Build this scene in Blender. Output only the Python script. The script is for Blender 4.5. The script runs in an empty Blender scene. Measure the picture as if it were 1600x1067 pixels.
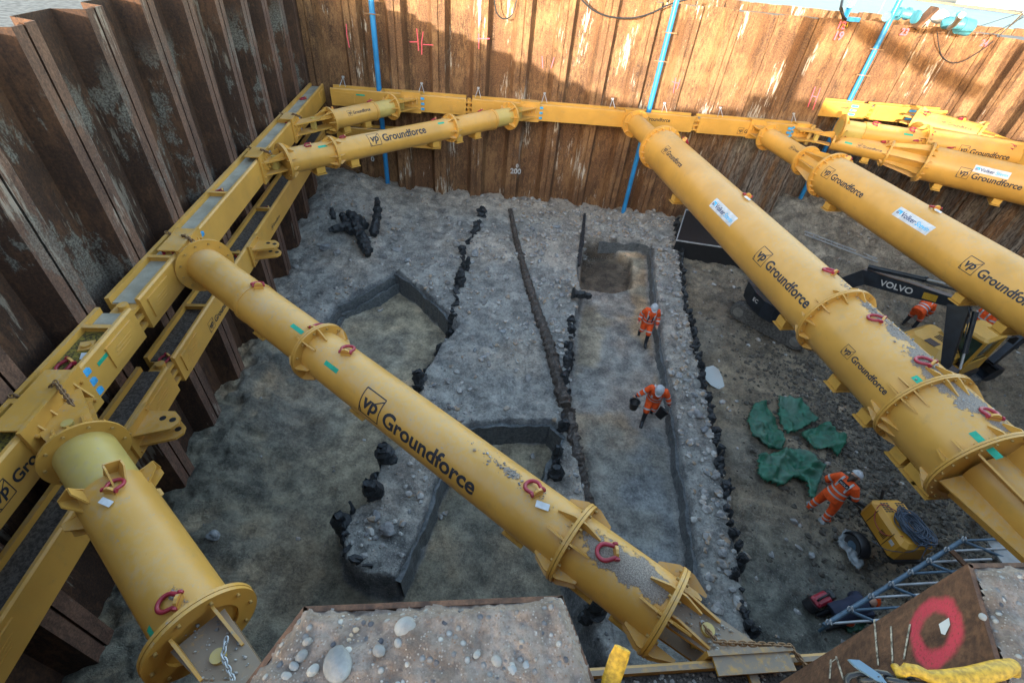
import bpy, bmesh, math, random
import numpy as np
from mathutils import Vector, Matrix, Euler
rad = math.radians
random.seed(7); RNG = np.random.default_rng(7)
scene = bpy.context.scene
COL = scene.collection

# ------------------------------------------------------------------ camera
FPX = 740.0; CXY = np.array([800.0, 533.5]); NADIR = np.array([705.0, 1390.0]); CH = 10.4
_v = NADIR - CXY
_up = -np.array([_v[0], _v[1], FPX]); _up /= np.linalg.norm(_up)
_fw = np.array([0, 0, 1.0]); _fw = _fw - _fw.dot(_up) * _up; _fw /= np.linalg.norm(_fw)
_rt = np.cross(_fw, _up)
if _rt[0] < 0: _rt = -_rt
CM = np.array([_rt, _fw, _up])
cam_d = bpy.data.cameras.new('camera'); cam = bpy.data.objects.new('camera', cam_d); COL.objects.link(cam)
cam_d.sensor_width = 36.0; cam_d.lens = FPX / 1600 * 36; cam_d.clip_start = 0.05; cam_d.clip_end = 3000
_m = Matrix(((CM[0,0], -CM[0,1], -CM[0,2], 0), (CM[1,0], -CM[1,1], -CM[1,2], 0), (CM[2,0], -CM[2,1], -CM[2,2], CH), (0,0,0,1)))
cam.matrix_world = _m
scene.camera = cam

# ------------------------------------------------------------------ light
SUN = Vector((0.40, 1.0, -0.15)).normalized()
w = bpy.data.worlds.new('World'); scene.world = w; w.use_nodes = True
nt = w.node_tree; nt.nodes.clear()
sky = nt.nodes.new('ShaderNodeTexSky'); sky.sky_type = 'NISHITA'; sky.sun_disc = False
sky.sun_elevation = math.asin(-SUN.z); sky.sun_rotation = math.atan2(-SUN.x, -SUN.y)
sky.air_density = 1.0; sky.dust_density = 1.2; sky.ozone_density = 0.4; sky.altitude = 10
bg = nt.nodes.new('ShaderNodeBackground'); bg.inputs[1].default_value = 0.15
out = nt.nodes.new('ShaderNodeOutputWorld')
nt.links.new(sky.outputs[0], bg.inputs[0]); nt.links.new(bg.outputs[0], out.inputs[0])
sl = bpy.data.lights.new('sun', 'SUN'); sun = bpy.data.objects.new('sun', sl); COL.objects.link(sun)
sl.energy = 2.05; sl.angle = rad(0.6); sl.color = (1.0, 0.90, 0.74)
sun.rotation_euler = SUN.to_track_quat('-Z', 'Y').to_euler(); sun.location = (0, -10, 40)
scene.view_settings.view_transform = 'Standard'; scene.view_settings.look = 'None'
scene.view_settings.exposure = 3.0; scene.view_settings.gamma = 1.0
scene.cycles.max_bounces = 6; scene.cycles.diffuse_bounces = 3; scene.cycles.glossy_bounces = 2

# ------------------------------------------------------------------ measuring helpers
def ray(px, py): return CM @ np.array([px - CXY[0], py - CXY[1], FPX])
def atz(px, py, z):
    d = ray(px, py); t = (z - CH) / d[2]; return Vector((d[0]*t, d[1]*t, z))
def onplane(px, py, P, u):
    n = np.array([-u[1], u[0]]); d = ray(px, py); t = (n @ np.array([P[0], P[1]])) / (n @ d[:2]); q = d * t
    return (q[0]-P[0])*u[0] + (q[1]-P[1])*u[1], q[2] + CH
PL = (-6.77, 3.78); uL = (-.156, .988); nL = (.988, .156)
PB = (-9.52, 21.25); uB = (.9933, .1154); nB = (.1154, -.9933)
P2 = (12.55, 24.80); P3 = (19.3, 25.55); uR = (.156, -.988); nR = (-.988, -.156)
WTOP = 8.82

# ------------------------------------------------------------------ tagging
def tag(o, label=None, cat=None, group=None, kind=None):
    if label: o['label'] = label
    if cat: o['category'] = cat
    if group: o['group'] = group
    if kind: o['kind'] = kind
    return o
def empty(name, loc, rz=0.0, label=None, cat=None, group=None, ry=0.0):
    o = bpy.data.objects.new(name, None); COL.objects.link(o); o.location = loc
    o.rotation_euler = (0, ry, rz); o.empty_display_size = .2
    o['_m'] = 1; del o['_m']
    return tag(o, label, cat, group)
def lm(o):
    return Matrix.LocRotScale(o.location, o.rotation_euler, o.scale)
def wm(o):
    m = lm(o)
    while o.parent: o = o.parent; m = lm(o) @ m
    return m

# ------------------------------------------------------------------ mesh builder
class MB:
    def __init__(s): s.v = []; s.f = []; s.sm = []; s.mi = []; s.M = Matrix.Identity(4); s.cur = 0
    def _add(s, vs, fs, smooth=False):
        b = len(s.v)
        s.v += [tuple(s.M @ Vector(p)) for p in vs]
        s.f += [tuple(b + i for i in f) for f in fs]; s.sm += [smooth] * len(fs); s.mi += [s.cur] * len(fs)
    def box(s, c, d, R=None):
        hx, hy, hz = d[0]/2, d[1]/2, d[2]/2
        vs = [Vector((x*hx, y*hy, z*hz)) for x in (-1, 1) for y in (-1, 1) for z in (-1, 1)]
        if R: vs = [R @ p for p in vs]
        c = Vector(c)
        s._add([p + c for p in vs], [(0,1,3,2),(4,6,7,5),(0,4,5,1),(2,3,7,6),(0,2,6,4),(1,5,7,3)])
        return s
    def bar(s, a, b, wd, ht, upv=(0,0,1)):
        a = Vector(a); b = Vector(b); x = (b-a); L = x.length; x.normalize(); u = Vector(upv)
        y = u.cross(x)
        if y.length < 1e-4: y = Vector((0,1,0)).cross(x)
        y.normalize(); z = x.cross(y)
        R = Matrix((x, y, z)).transposed()
        return s.box((a+b)/2, (L, wd, ht), R)
    def prism(s, poly, M, d):       # poly 2D in M's xy, thickness d along z (centred)
        n = len(poly); vs = [M @ Vector((x, y, -d/2)) for x, y in poly] + [M @ Vector((x, y, d/2)) for x, y in poly]
        fs = [tuple(range(n-1, -1, -1)), tuple(range(n, 2*n))] + [(i, (i+1) % n, n+(i+1) % n, n+i) for i in range(n)]
        s._add(vs, fs); return s
    def sweep(s, pts, rs, n=12, caps=True, smooth=True, ref=None, closed=False):
        pts = [Vector(p) for p in pts]; m = len(pts)
        if not isinstance(rs, (list, tuple)): rs = [rs] * m
        T = []
        for i in range(m):
            a = pts[i-1] if (i > 0 or closed) else pts[i]; b = pts[(i+1) % m] if (i < m-1 or closed) else pts[i]
            T.append((b-a).normalized())
        X = Vector(ref) if ref is not None else None
        if X is None:
            X = Vector((0,0,1)) if abs(T[0].z) < .9 else Vector((1,0,0))
        vs = []; cur = X
        for i in range(m):
            t = T[i]; base = X if ref is not None else cur
            x = base - t * base.dot(t)
            if x.length < 1e-5: x = Vector((1,0,0)).cross(t)
            x.normalize(); y = t.cross(x); cur = x
            r = rs[i]; rx, ry = (r if isinstance(r, (tuple, list)) else (r, r))
            for k in range(n):
                a = 2*math.pi*k/n; vs.append(pts[i] + x*(rx*math.cos(a)) + y*(ry*math.sin(a)))
        fs = []
        for i in range(m if closed else m-1):
            j = (i+1) % m
            for k in range(n):
                k2 = (k+1) % n; fs.append((i*n+k, i*n+k2, j*n+k2, j*n+k))
        s._add(vs, fs, smooth)
        if caps and not closed:
            s._add(vs[:n], [tuple(range(n-1, -1, -1))]); s._add(vs[-n:], [tuple(range(n))])
        return s
    def tube(s, a, b, r, n=16, caps=True, r2=None):
        return s.sweep([a, b], [r, r if r2 is None else r2], n, caps)
    def ringx(s, x, t, ri, ro, n=48):   # annulus about the local X axis
        vs = []
        for xx in (x-t/2, x+t/2):
            for r in (ri, ro):
                for k in range(n):
                    a = 2*math.pi*k/n; vs.append((xx, r*math.sin(a), r*math.cos(a)))
        fs = []
        for k in range(n):
            j = (k+1) % n
            fs += [(k, j, n+j, n+k), (2*n+k, 3*n+k, 3*n+j, 2*n+j), (n+k, n+j, 3*n+j, 3*n+k), (k, 2*n+k, 2*n+j, j)]
        s._add(vs, fs); return s
    def blob(s, c, r, seed=0, sub=1, jit=.25, sc=(1,1,1), R=None, smooth=False):
        key = sub
        if key not in _ICO:
            bm = bmesh.new(); bmesh.ops.create_icosphere(bm, subdivisions=sub, radius=1)
            _ICO[key] = ([v.co.copy() for v in bm.verts], [tuple(v.index for v in f.verts) for f in bm.faces]); bm.free()
        vs, fs = _ICO[key]; rr = random.Random(seed)
        ph = [rr.uniform(0, 6.28) for _ in range(6)]
        o = []
        for p in vs:
            k = 1 + jit*(.5*math.sin(3*p.x+ph[0]+2*p.y) + .35*math.sin(4*p.y+ph[1]-3*p.z) + .3*math.sin(5*p.z+ph[2]+3*p.x)) + rr.uniform(-.5,.5)*jit*.6
            q = Vector((p.x*sc[0], p.y*sc[1], p.z*sc[2])) * (r*k)
            if R: q = R @ q
            o.append(q + Vector(c))
        s._add(o, fs, smooth); return s
    def build(s, name, mats, parent=None, world=False, attr=None):
        me = bpy.data.meshes.new(name)
        vs = s.v
        if world and parent is not None:
            inv = wm(parent).inverted(); vs = [tuple(inv @ Vector(p)) for p in vs]
        me.from_pydata(vs, [], s.f); me.update()
        if not isinstance(mats, (list, tuple)): mats = [mats]
        for m in mats: me.materials.append(m)
        me.polygons.foreach_set('use_smooth', s.sm); me.polygons.foreach_set('material_index', s.mi)
        if attr is not None:
            a = me.attributes.new('mud', 'FLOAT', 'POINT'); a.data.foreach_set('value', attr)
        o = bpy.data.objects.new(name, me); COL.objects.link(o)
        if parent is not None: o.parent = parent
        return o
_ICO = {}
def own(mb, name, mat, loc, label, cat, group=None, rz=0.0):
    """a thing that is one mesh; mb is given in local coordinates"""
    o = mb.build(name, mat); o.location = loc; o.rotation_euler = (0, 0, rz)
    return tag(o, label, cat, group)

# ------------------------------------------------------------------ materials
class NT:
    def __init__(s, name):
        s.m = bpy.data.materials.new(name); s.m.use_nodes = True; s.t = s.m.node_tree; s.t.nodes.clear()
        s.o = s.n('OutputMaterial'); s.b = s.n('BsdfPrincipled'); s.t.links.new(s.b.outputs[0], s.o.inputs[0])
        s.pos = s.n('NewGeometry')
    def n(s, t, **k):
        x = s.t.nodes.new('ShaderNode' + t)
        for a, b in k.items(): setattr(x, a, b)
        return x
    def set(s, sock, v):
        if isinstance(v, bpy.types.NodeSocket): s.t.links.new(v, sock)
        else:
            if isinstance(v, tuple) and len(v) == 3 and sock.type == 'RGBA': v = v + (1,)
            sock.default_value = v
    def noise(s, scale, detail=4, rough=.55, coord=None, stretch=None, dist=0.0):
        x = s.n('TexNoise'); c = coord or s.pos.outputs['Position']
        if stretch:
            mp = s.n('Mapping'); mp.inputs['Scale'].default_value = stretch; s.t.links.new(c, mp.inputs[0]); c = mp.outputs[0]
        s.t.links.new(c, x.inputs['Vector']); x.inputs['Scale'].default_value = scale
        x.inputs['Detail'].default_value = detail; x.inputs['Roughness'].default_value = rough; x.inputs['Distortion'].default_value = dist
        return x.outputs['Fac']
    def vor(s, scale, feature='F1'):
        x = s.n('TexVoronoi', feature=feature); s.t.links.new(s.pos.outputs['Position'], x.inputs['Vector']); x.inputs['Scale'].default_value = scale
        return x
    def step(s, v, a, b):
        x = s.n('MapRange', interpolation_type='SMOOTHSTEP'); s.set(x.inputs[0], v); x.inputs[1].default_value = a; x.inputs[2].default_value = b
        return x.outputs[0]
    def math(s, op, a, b=0.0, clamp=False):
        x = s.n('Math', operation=op, use_clamp=clamp); s.set(x.inputs[0], a); s.set(x.inputs[1], b); return x.outputs[0]
    def mix(s, f, a, b, mode='MIX'):
        x = s.n('Mix', data_type='RGBA', blend_type=mode); s.set(x.inputs[0], f); s.set(x.inputs[6], a); s.set(x.inputs[7], b); return x.outputs[2]
    def xyz(s, which='Position'):
        x = s.n('SeparateXYZ'); s.t.links.new(s.pos.outputs[which], x.inputs[0]); return x.outputs
    def bump(s, h, strength=.3, dist=.02):
        x = s.n('Bump'); x.inputs['Strength'].default_value = strength; x.inputs['Distance'].default_value = dist
        s.t.links.new(h, x.inputs['Height']); s.t.links.new(x.outputs[0], s.b.inputs['Normal'])
    def fin(s, col, rough=.6, metal=0.0, spec=.5):
        s.set(s.b.inputs['Base Color'], col); s.set(s.b.inputs['Roughness'], rough); s.b.inputs['Metallic'].default_value = metal
        s.b.inputs['Specular IOR Level'].default_value = spec
        return s.m

def plain(name, col, rough=.6, metal=0.0, var=.12, scale=6, spec=.5):
    t = NT(name); n = t.noise(scale, 4)
    d = tuple(c*(1-var*1.6) for c in col); h = tuple(min(1, c*(1+var)) for c in col)
    return t.fin(t.mix(t.step(n, .3, .7), d, h), rough, metal, spec)

def yellow_paint(name, base=(.55,.288,.056), dust=1.0):
    t = NT(name)
    big = t.noise(.9, 3); fine = t.noise(14, 5, .65); tiny = t.noise(70, 3)
    c = t.mix(t.step(big, .3, .75), tuple(x*.86 for x in base), tuple(min(1, x*1.08) for x in base))
    # worn streaks / grime
    g = t.step(t.noise(3.5, 8, .75), .52, .70)
    c = t.mix(t.math('MULTIPLY', g, .34), c, (.30,.20,.08))
    # chips
    chip = t.step(t.noise(24, 4, .6), .735, .76)
    c = t.mix(t.math('MULTIPLY', chip, .7), c, (.13,.08,.05))
    # dust that has settled on faces turned up
    nz = t.xyz('Normal')[2]
    up = t.step(nz, .45, .98)
    d = t.math('MULTIPLY', up, t.step(t.math('ADD', t.math('MULTIPLY', fine, .6), t.math('MULTIPLY', big, .5)), .46 if dust < 2 else .30, .80 if dust < 2 else .52))
    c = t.mix(t.math('MULTIPLY', d, .55*dust if dust < 2 else .92, True), c, (.40,.34,.26) if dust < 2 else (.21,.175,.145))
    spk = t.math('MULTIPLY', up, t.step(t.noise(8, 7, .82), .61, .65))
    c = t.mix(t.math('MULTIPLY', spk, .85*dust, True), c, (.27,.25,.225))
    at = t.n('Attribute'); at.attribute_name = 'mud'
    mm = t.math('ADD', at.outputs['Fac'], t.math('MULTIPLY', t.math('SUBTRACT', t.noise(4.2, 9, .74), .5), 1.7))
    mud = t.math('MULTIPLY', t.step(mm, .50, .56), t.step(at.outputs['Fac'], .02, .2))
    mc = t.mix(t.step(tiny, .35, .65), (.16,.128,.105), (.30,.25,.21))
    c = t.mix(mud, c, mc)
    r = t.math('ADD', .38, t.math('MULTIPLY', t.math('MAXIMUM', mud, d), .5))
    t.bump(t.math('ADD', t.math('MULTIPLY', mud, t.math('ADD', 1.0, t.math('MULTIPLY', tiny, 1.2))), t.math('MULTIPLY', fine, .06)), .6, .02)
    return t.fin(c, r, 0, .45)

def rust(name, *a_, pink=None, **k_):
    return _rust(name, *a_, pink=pink, **k_)
def _rust(name, dark=(.055,.030,.022), mid=(.17,.075,.035), hot=(.34,.15,.055), salt=.5, cement=0.0, wash=False, pink=None):
    t = NT(name); X = t.xyz()
    streak = t.noise(1.0, 6, .6, stretch=(3.6, 3.6, .40), dist=.3)
    fine = t.noise(1.0, 8, .72, stretch=(11, 11, 3.2), dist=.5)
    blot = t.noise(.7, 4)
    c = t.mix(t.step(streak, .30, .58), dark, mid)
    c = t.mix(t.step(t.math('ADD', t.math('MULTIPLY', fine, .6), t.math('MULTIPLY', blot, .5)), .50, .66), c, hot)
    spk = t.step(t.noise(26, 5, .7), .35, .75)
    c = t.mix(.35, c, t.mix(spk, (.03,.02,.018), tuple(min(1, h*1.5) for h in hot)))
    # vertical hue differences between sheets
    if salt:
        band = t.noise(1.0, 3, stretch=(.9, .9, .35))
        s = t.noise(1.0, 8, .75, stretch=(9, 9, 1.1))
        m = t.step(t.math('ADD', s, t.math('MULTIPLY', t.math('SUBTRACT', band, .5), .9)), .64, .72)
        c = t.mix(t.math('MULTIPLY', m, salt), c, (.50,.45,.38))
    if cement:
        b2 = t.noise(.55, 3); s2 = t.noise(1.0, 11, .78, stretch=(3.4, 3.4, 1.5), dist=.4)
        zz = t.math('MULTIPLY', t.step(X[2], 3.6, 5.6), t.step(X[2], 8.3, 7.4))
        m = t.step(t.math('ADD', s2, t.math('MULTIPLY', t.math('SUBTRACT', b2, .5), 1.1)), .575, .63)
        m = t.math('MULTIPLY', m, zz)
        c = t.mix(t.math('MULTIPLY', m, cement), c, t.mix(t.step(t.noise(30, 4), .35, .65), (.06,.056,.05), (.22,.21,.185)))
    if wash:   # grey cement slurry that ran down the low right end of the wall
        m = t.math('MULTIPLY', t.step(X[0], 7.6, 9.4), t.step(X[2], 5.4, 4.4))
        m = t.math('MULTIPLY', m, t.step(t.noise(1.0, 6, .65, stretch=(3.4, 3.4, .3)), .36, .56))
        c = t.mix(t.math('MULTIPLY', m, .85), c, t.mix(t.step(fine, .4, .6), (.07,.06,.052), (.22,.195,.17)))
    if pink:     # sprayed ring: soft edged spray paint on the steel
        (cx, cy, cz), (ux, uy), ra, rb = pink
        al = t.math('DIVIDE', t.math('ADD', t.math('MULTIPLY', t.math('SUBTRACT', X[0], cx), ux), t.math('MULTIPLY', t.math('SUBTRACT', X[1], cy), uy)), ra)
        be = t.math('DIVIDE', t.math('SUBTRACT', X[2], cz), rb)
        dd = t.math('SQRT', t.math('ADD', t.math('MULTIPLY', al, al), t.math('MULTIPLY', be, be)))
        rn = t.math('ABSOLUTE', t.math('SUBTRACT', t.math('ADD', dd, t.math('MULTIPLY', t.math('SUBTRACT', t.noise(9, 3), .5), .5)), 1.0))
        mk = t.math('MULTIPLY', t.step(rn, .42, .12), t.step(t.noise(90, 5, .8), .30, .50))
        c = t.mix(t.math('MULTIPLY', mk, .9), c, (.50,.045,.075))
    t.bump(t.math('ADD', fine, t.math('MULTIPLY', spk, .4)), .35, .012)
    return t.fin(c, .78, 0, .3)

M = {}
M['yellow'] = yellow_paint('yellow_paint')
M['yellow_old'] = yellow_paint('yellow_paint_faded', (.48,.35,.10))
M['yellow_clean'] = yellow_paint('yellow_paint_clean', (.56,.31,.06), .3)
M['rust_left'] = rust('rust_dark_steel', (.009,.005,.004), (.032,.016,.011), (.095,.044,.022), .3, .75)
M['rust_flange'] = rust('rust_flange_steel', (.038,.022,.018), (.10,.056,.042), (.18,.098,.066), .4, .5)
M['rust_back'] = rust('rust_brown_steel', (.032,.015,.010), (.125,.058,.028), (.27,.145,.065), .9, 0, True)
M['rust_low'] = rust('rust_brown_steel_low', (.035,.017,.011), (.09,.042,.021), (.16,.075,.033), .35)
M['rust_scaly'] = rust('rust_scaly', (.03,.015,.011), (.085,.042,.026), (.16,.08,.046), .2)
M['red'] = plain('red_shackle_paint', (.30,.018,.035), .4)
M['green_tape'] = plain('green_tape', (.01,.32,.20), .5)
M['blue_pack'] = plain('blue_packer', (.05,.32,.62), .5, var=.2)
M['pipe_blue'] = plain('blue_pipe_plastic', (.02,.20,.46), .4, scale=2)
M['pump_blue'] = plain('pale_blue_pump_paint', (.05,.20,.27), .5)
M['white'] = plain('white_plastic', (.50,.51,.53), .5)
M['black_paint'] = plain('black_stencil_paint', (.018,.02,.028), .6)
M['navy'] = plain('navy_print', (.02,.04,.13), .5)
M['sky_print'] = plain('light_blue_print', (.03,.38,.68), .5)
M['black'] = plain('black_plastic', (.012,.013,.016), .45)
M['rubber'] = plain('rubber', (.03,.03,.032), .8)
M['grey_steel'] = plain('grey_steel', (.33,.34,.34), .5, .3)
M['scaf'] = plain('blue_grey_tube', (.09,.15,.21), .5, .2)
M['galv'] = plain('galvanised', (.42,.44,.46), .45, .4)
M['chain'] = plain('rusty_chain', (.20,.11,.05), .7)
M['exc_dark'] = plain('dark_machine_paint', (.011,.016,.024), .42, var=.3, scale=4)
M['exc_yellow'] = yellow_paint('machine_yellow', (.54,.30,.05), .5)
M['gen_yellow'] = yellow_paint('generator_orange', (.55,.27,.03), .25)
M['orange'] = plain('hi_vis_orange', (.75,.085,.008), .75, var=.14, scale=9)
M['reflect'] = plain('reflective_tape', (.42,.43,.44), .35)
M['skin'] = plain('skin', (.55,.33,.24), .5)
M['hair'] = plain('brown_hair', (.05,.03,.02), .6)
M['navy_cloth'] = plain('navy_cloth', (.015,.022,.05), .8)
M['helmet'] = plain('white_helmet', (.42,.44,.47), .3, var=.05)
M['boot'] = plain('black_rubber_boot', (.015,.016,.02), .35)
M['glass'] = plain('tinted_glass', (.03,.06,.05), .08)
M['yellow_sling'] = plain('yellow_sling', (.40,.235,.015), .6, var=.28, scale=60)

def green_mat():
    t = NT('green_tarp_cloth'); n = t.noise(3, 6, .6); w2 = t.noise(9, 4)
    c = t.mix(t.step(n, .35, .7), (.006,.065,.038), (.018,.135,.082))
    c = t.mix(t.math('MULTIPLY', t.step(t.noise(1.3, 5), .5, .68), .5), c, (.09,.15,.12))
    t.bump(w2, .3, .03); return t.fin(c, .5)
M['tarp'] = green_mat()
def timber_mat(name, a, b):
    t = NT(name); n = t.noise(1.0, 7, .7, stretch=(12, 12, 12)); f = t.noise(60, 4)
    c = t.mix(t.step(n, .35, .7), a, b); t.bump(t.math('ADD', n, t.math('MULTIPLY', f, .4)), .9, .03)
    return t.fin(c, .5, 0, .5)
M['timber_black'] = timber_mat('wet_black_timber', (.006,.008,.011), (.035,.042,.05))
M['timber_brown'] = timber_mat('brown_timber', (.022,.018,.016), (.11,.085,.07))
def stone_mat(name, a, b):
    t = NT(name); n = t.noise(7, 6, .65); f = t.noise(60, 4)
    oi = t.n('ObjectInfo'); c = t.mix(t.step(n, .3, .7), a, b)
    c = t.mix(t.math('MULTIPLY', oi.outputs['Random'], .55), c, (.25,.22,.19))
    t.bump(t.math('ADD', n, t.math('MULTIPLY', f, .3)), .6, .02); return t.fin(c, .8, 0, .3)
M['stone'] = stone_mat('grey_stone', (.16,.175,.19), (.33,.345,.355))
M['pebble'] = stone_mat('pale_pebble', (.11,.115,.125), (.25,.26,.275))
def gravel_mat():
    t = NT('gravel_bits'); v = t.vor(9); n = t.noise(3.3, 3)
    sp = t.n('SeparateColor'); t.t.links.new(v.outputs['Color'], sp.inputs[0])
    c = t.mix(sp.outputs[0], (.15,.15,.155), (.40,.385,.36)); c = t.mix(t.step(sp.outputs[1], .6, 1), c, (.30,.22,.15))
    return t.fin(c, .8, 0, .3)
M['gravel'] = gravel_mat()

def soil_mat():
    t = NT('pit_soil'); at = t.n('Attribute'); at.attribute_name = 'soil'
    n1 = t.noise(2.2, 8, .62); n2 = t.noise(14, 7, .78); n3 = t.noise(60, 4, .6)
    c = at.outputs['Color']
    k = t.math('ADD', t.math('MULTIPLY', n1, .9), t.math('MULTIPLY', n2, .9))
    c = t.mix(1.0, c, t.mix(t.step(k, .60, 1.20), (.38,.38,.41), (1.66,1.62,1.58)), 'MULTIPLY')
    # stony grit
    v = t.vor(22); sp = t.n('SeparateColor'); t.t.links.new(v.outputs['Color'], sp.inputs[0])
    grit = t.math('MULTIPLY', t.step(v.outputs['Distance'], .42, .30), t.step(sp.outputs[0], .66, .72))
    gm = t.math('MULTIPLY', grit, t.math('MULTIPLY', at.outputs['Alpha'], .75))
    c = t.mix(gm, c, t.mix(sp.outputs[1], (.26,.26,.265), (.58,.56,.52)))
    h = t.math('ADD', t.math('MULTIPLY', n2, .8), t.math('ADD', t.math('MULTIPLY', n3, .35), t.math('MULTIPLY', gm, .5)))
    t.bump(h, 1.0, .13)
    wet = t.step(t.noise(1.1, 4), .35, .7)
    return t.fin(c, t.math('ADD', .62, t.math('MULTIPLY', wet, .3)), 0, .35)
M['soil'] = soil_mat()
def concrete_pebbly():
    t = NT('pebbly_concrete'); n1 = t.noise(8, 6, .65); n2 = t.noise(60, 5, .7)
    v = t.vor(42); sp = t.n('SeparateColor'); t.t.links.new(v.outputs['Color'], sp.inputs[0])
    v2 = t.vor(120); s2 = t.n('SeparateColor'); t.t.links.new(v2.outputs['Color'], s2.inputs[0])
    c = t.mix(t.step(n1, .3, .7), (.115,.088,.074), (.25,.205,.18))
    c = t.mix(t.math('MULTIPLY', t.step(n2, .45, .62), .4), c, (.08,.055,.045))
    c = t.mix(t.math('MULTIPLY', t.step(v2.outputs['Distance'], .45, .3), t.step(s2.outputs[0], .6, .65)), c, t.mix(s2.outputs[1], (.15,.085,.055), (.28,.255,.235)))
    c = t.mix(t.math('MULTIPLY', t.step(v.outputs['Distance'], .45, .34), t.step(sp.outputs[0], .72, .76)), c, t.mix(sp.outputs[1], (.06,.06,.075), (.36,.34,.32)))
    t.bump(t.math('ADD', n2, t.math('MULTIPLY', t.step(v.outputs['Distance'], .5, .2), t.step(sp.outputs[0], .72, .76))), .8, .012)
    return t.fin(c, .85, 0, .3)
M['concrete'] = concrete_pebbly()
def water_mat():
    t = NT('sea_water'); n = t.noise(.9, 5, .6); t.bump(n, .35, .3)
    return t.fin(t.mix(t.step(t.noise(.06, 4), .3, .7), (.035,.075,.10), (.05,.10,.13)), .4, 0, .12)
M['water'] = water_mat()
M['sand'] = plain('sand_fill', (.20,.16,.11), .9, var=.2, scale=2)
M['dirt_top'] = plain('stony_site_ground', (.14,.14,.135), .9, var=.3, scale=9)
def tray_mat():
    t = NT('dusty_tray'); n = t.noise(2.2, 5); f = t.noise(22, 5, .7); X = t.xyz()
    c = t.mix(t.step(n, .3, .7), (.25,.23,.18), (.36,.34,.28))
    near = t.math('MULTIPLY', t.step(X[1], 5.75, 5.45), t.step(X[2], 4.4, 4.6))
    c = t.mix(near, c, t.mix(t.step(f, .40, .62), (.05,.04,.02), (.22,.17,.03)))
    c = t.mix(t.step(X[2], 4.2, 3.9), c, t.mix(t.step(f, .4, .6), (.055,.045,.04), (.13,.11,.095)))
    t.bump(f, .4, .02); return t.fin(c, .85, 0, .3)
M['tray'] = tray_mat()
M['silt'] = timber_mat('smooth_wet_clay', (.06,.067,.072), (.15,.16,.165))
M['pink'] = plain('pink_spray_paint', (.75,.10,.14), .8, var=.2, scale=60)
M['chalk'] = plain('chalk', (.34,.30,.25), .9, var=.5, scale=60)

# ------------------------------------------------------------------ text
def text_mesh(body, size, bold=.0, shear=0.0, spacing=1.0):
    cu = bpy.data.curves.new('t', 'FONT'); cu.body = body; cu.size = size; cu.offset = bold; cu.shear = shear
    cu.space_character = spacing; cu.resolution_u = 4
    ob = bpy.data.objects.new('t', cu); COL.objects.link(ob)
    dg = bpy.context.evaluated_depsgraph_get(); me = bpy.data.meshes.new_from_object(ob.evaluated_get(dg))
    bm = bmesh.new(); bm.from_mesh(me)
    bpy.data.objects.remove(ob); bpy.data.curves.remove(cu); bpy.data.meshes.remove(me)
    return bm
def flat_slices(bm, dy):
    ys = [v.co.y for v in bm.verts]
    if not ys: return bm
    y = min(ys) + dy
    while y < max(ys):
        g = bm.verts[:] + bm.edges[:] + bm.faces[:]
        bmesh.ops.bisect_plane(bm, geom=g, plane_co=(0, y, 0), plane_no=(0, 1, 0)); y += dy
    return bm
def rect_bm(x0, y0, x1, y1):
    bm = bmesh.new(); vs = [bm.verts.new((x, y, 0)) for x, y in ((x0,y0),(x1,y0),(x1,y1),(x0,y1))]; bm.faces.new(vs); return bm
def poly_bm(pts):
    bm = bmesh.new(); bm.faces.new([bm.verts.new((x, y, 0)) for x, y in pts]); return bm
def bm_join(items):         # items: (bm, dx, dy)
    v = []; f = []
    for bm, dx, dy in items:
        b = len(v); bm.verts.index_update()
        v += [(q.co.x+dx, q.co.y+dy) for q in bm.verts]; f += [tuple(b+q.index for q in fc.verts) for fc in bm.faces]
        bm.free()
    return v, f
def line_bm(a, b, wd):
    a = Vector(a).to_2d() if len(a) == 3 else Vector(a); b = Vector(b); d = (b-a).normalized(); n = Vector((-d.y, d.x))*wd/2
    return poly_bm([tuple(a-n), tuple(b-n), tuple(b+n), tuple(a+n)])
def vp_logo(h, dy=.04):
    it = []
    for a, b in (((0,0),(h,0)), ((h,0),(h,h)), ((h,h),(0,h)), ((0,h),(0,0)), ((0,.30*h),(.13*h,0)), ((.62*h,h*.62),(h,h*.92))):
        it.append((flat_slices(line_bm(a, b, h*.045), dy), 0, 0))
    t = flat_slices(text_mesh('vp', h*.78, h*.022, .15), dy)
    it.append((t, h*.12, h*.30)); return it
def groundforce(cap, logo=True, dy=.04, gap=.35):
    it = []; x = 0
    if logo: it += vp_logo(cap*1.7, dy); x = cap*1.7 + cap*gap
    t = flat_slices(text_mesh('Groundforce', cap*1.38, cap*.035), dy)
    it.append((t, x, cap*.30)); return bm_join(it)

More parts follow.
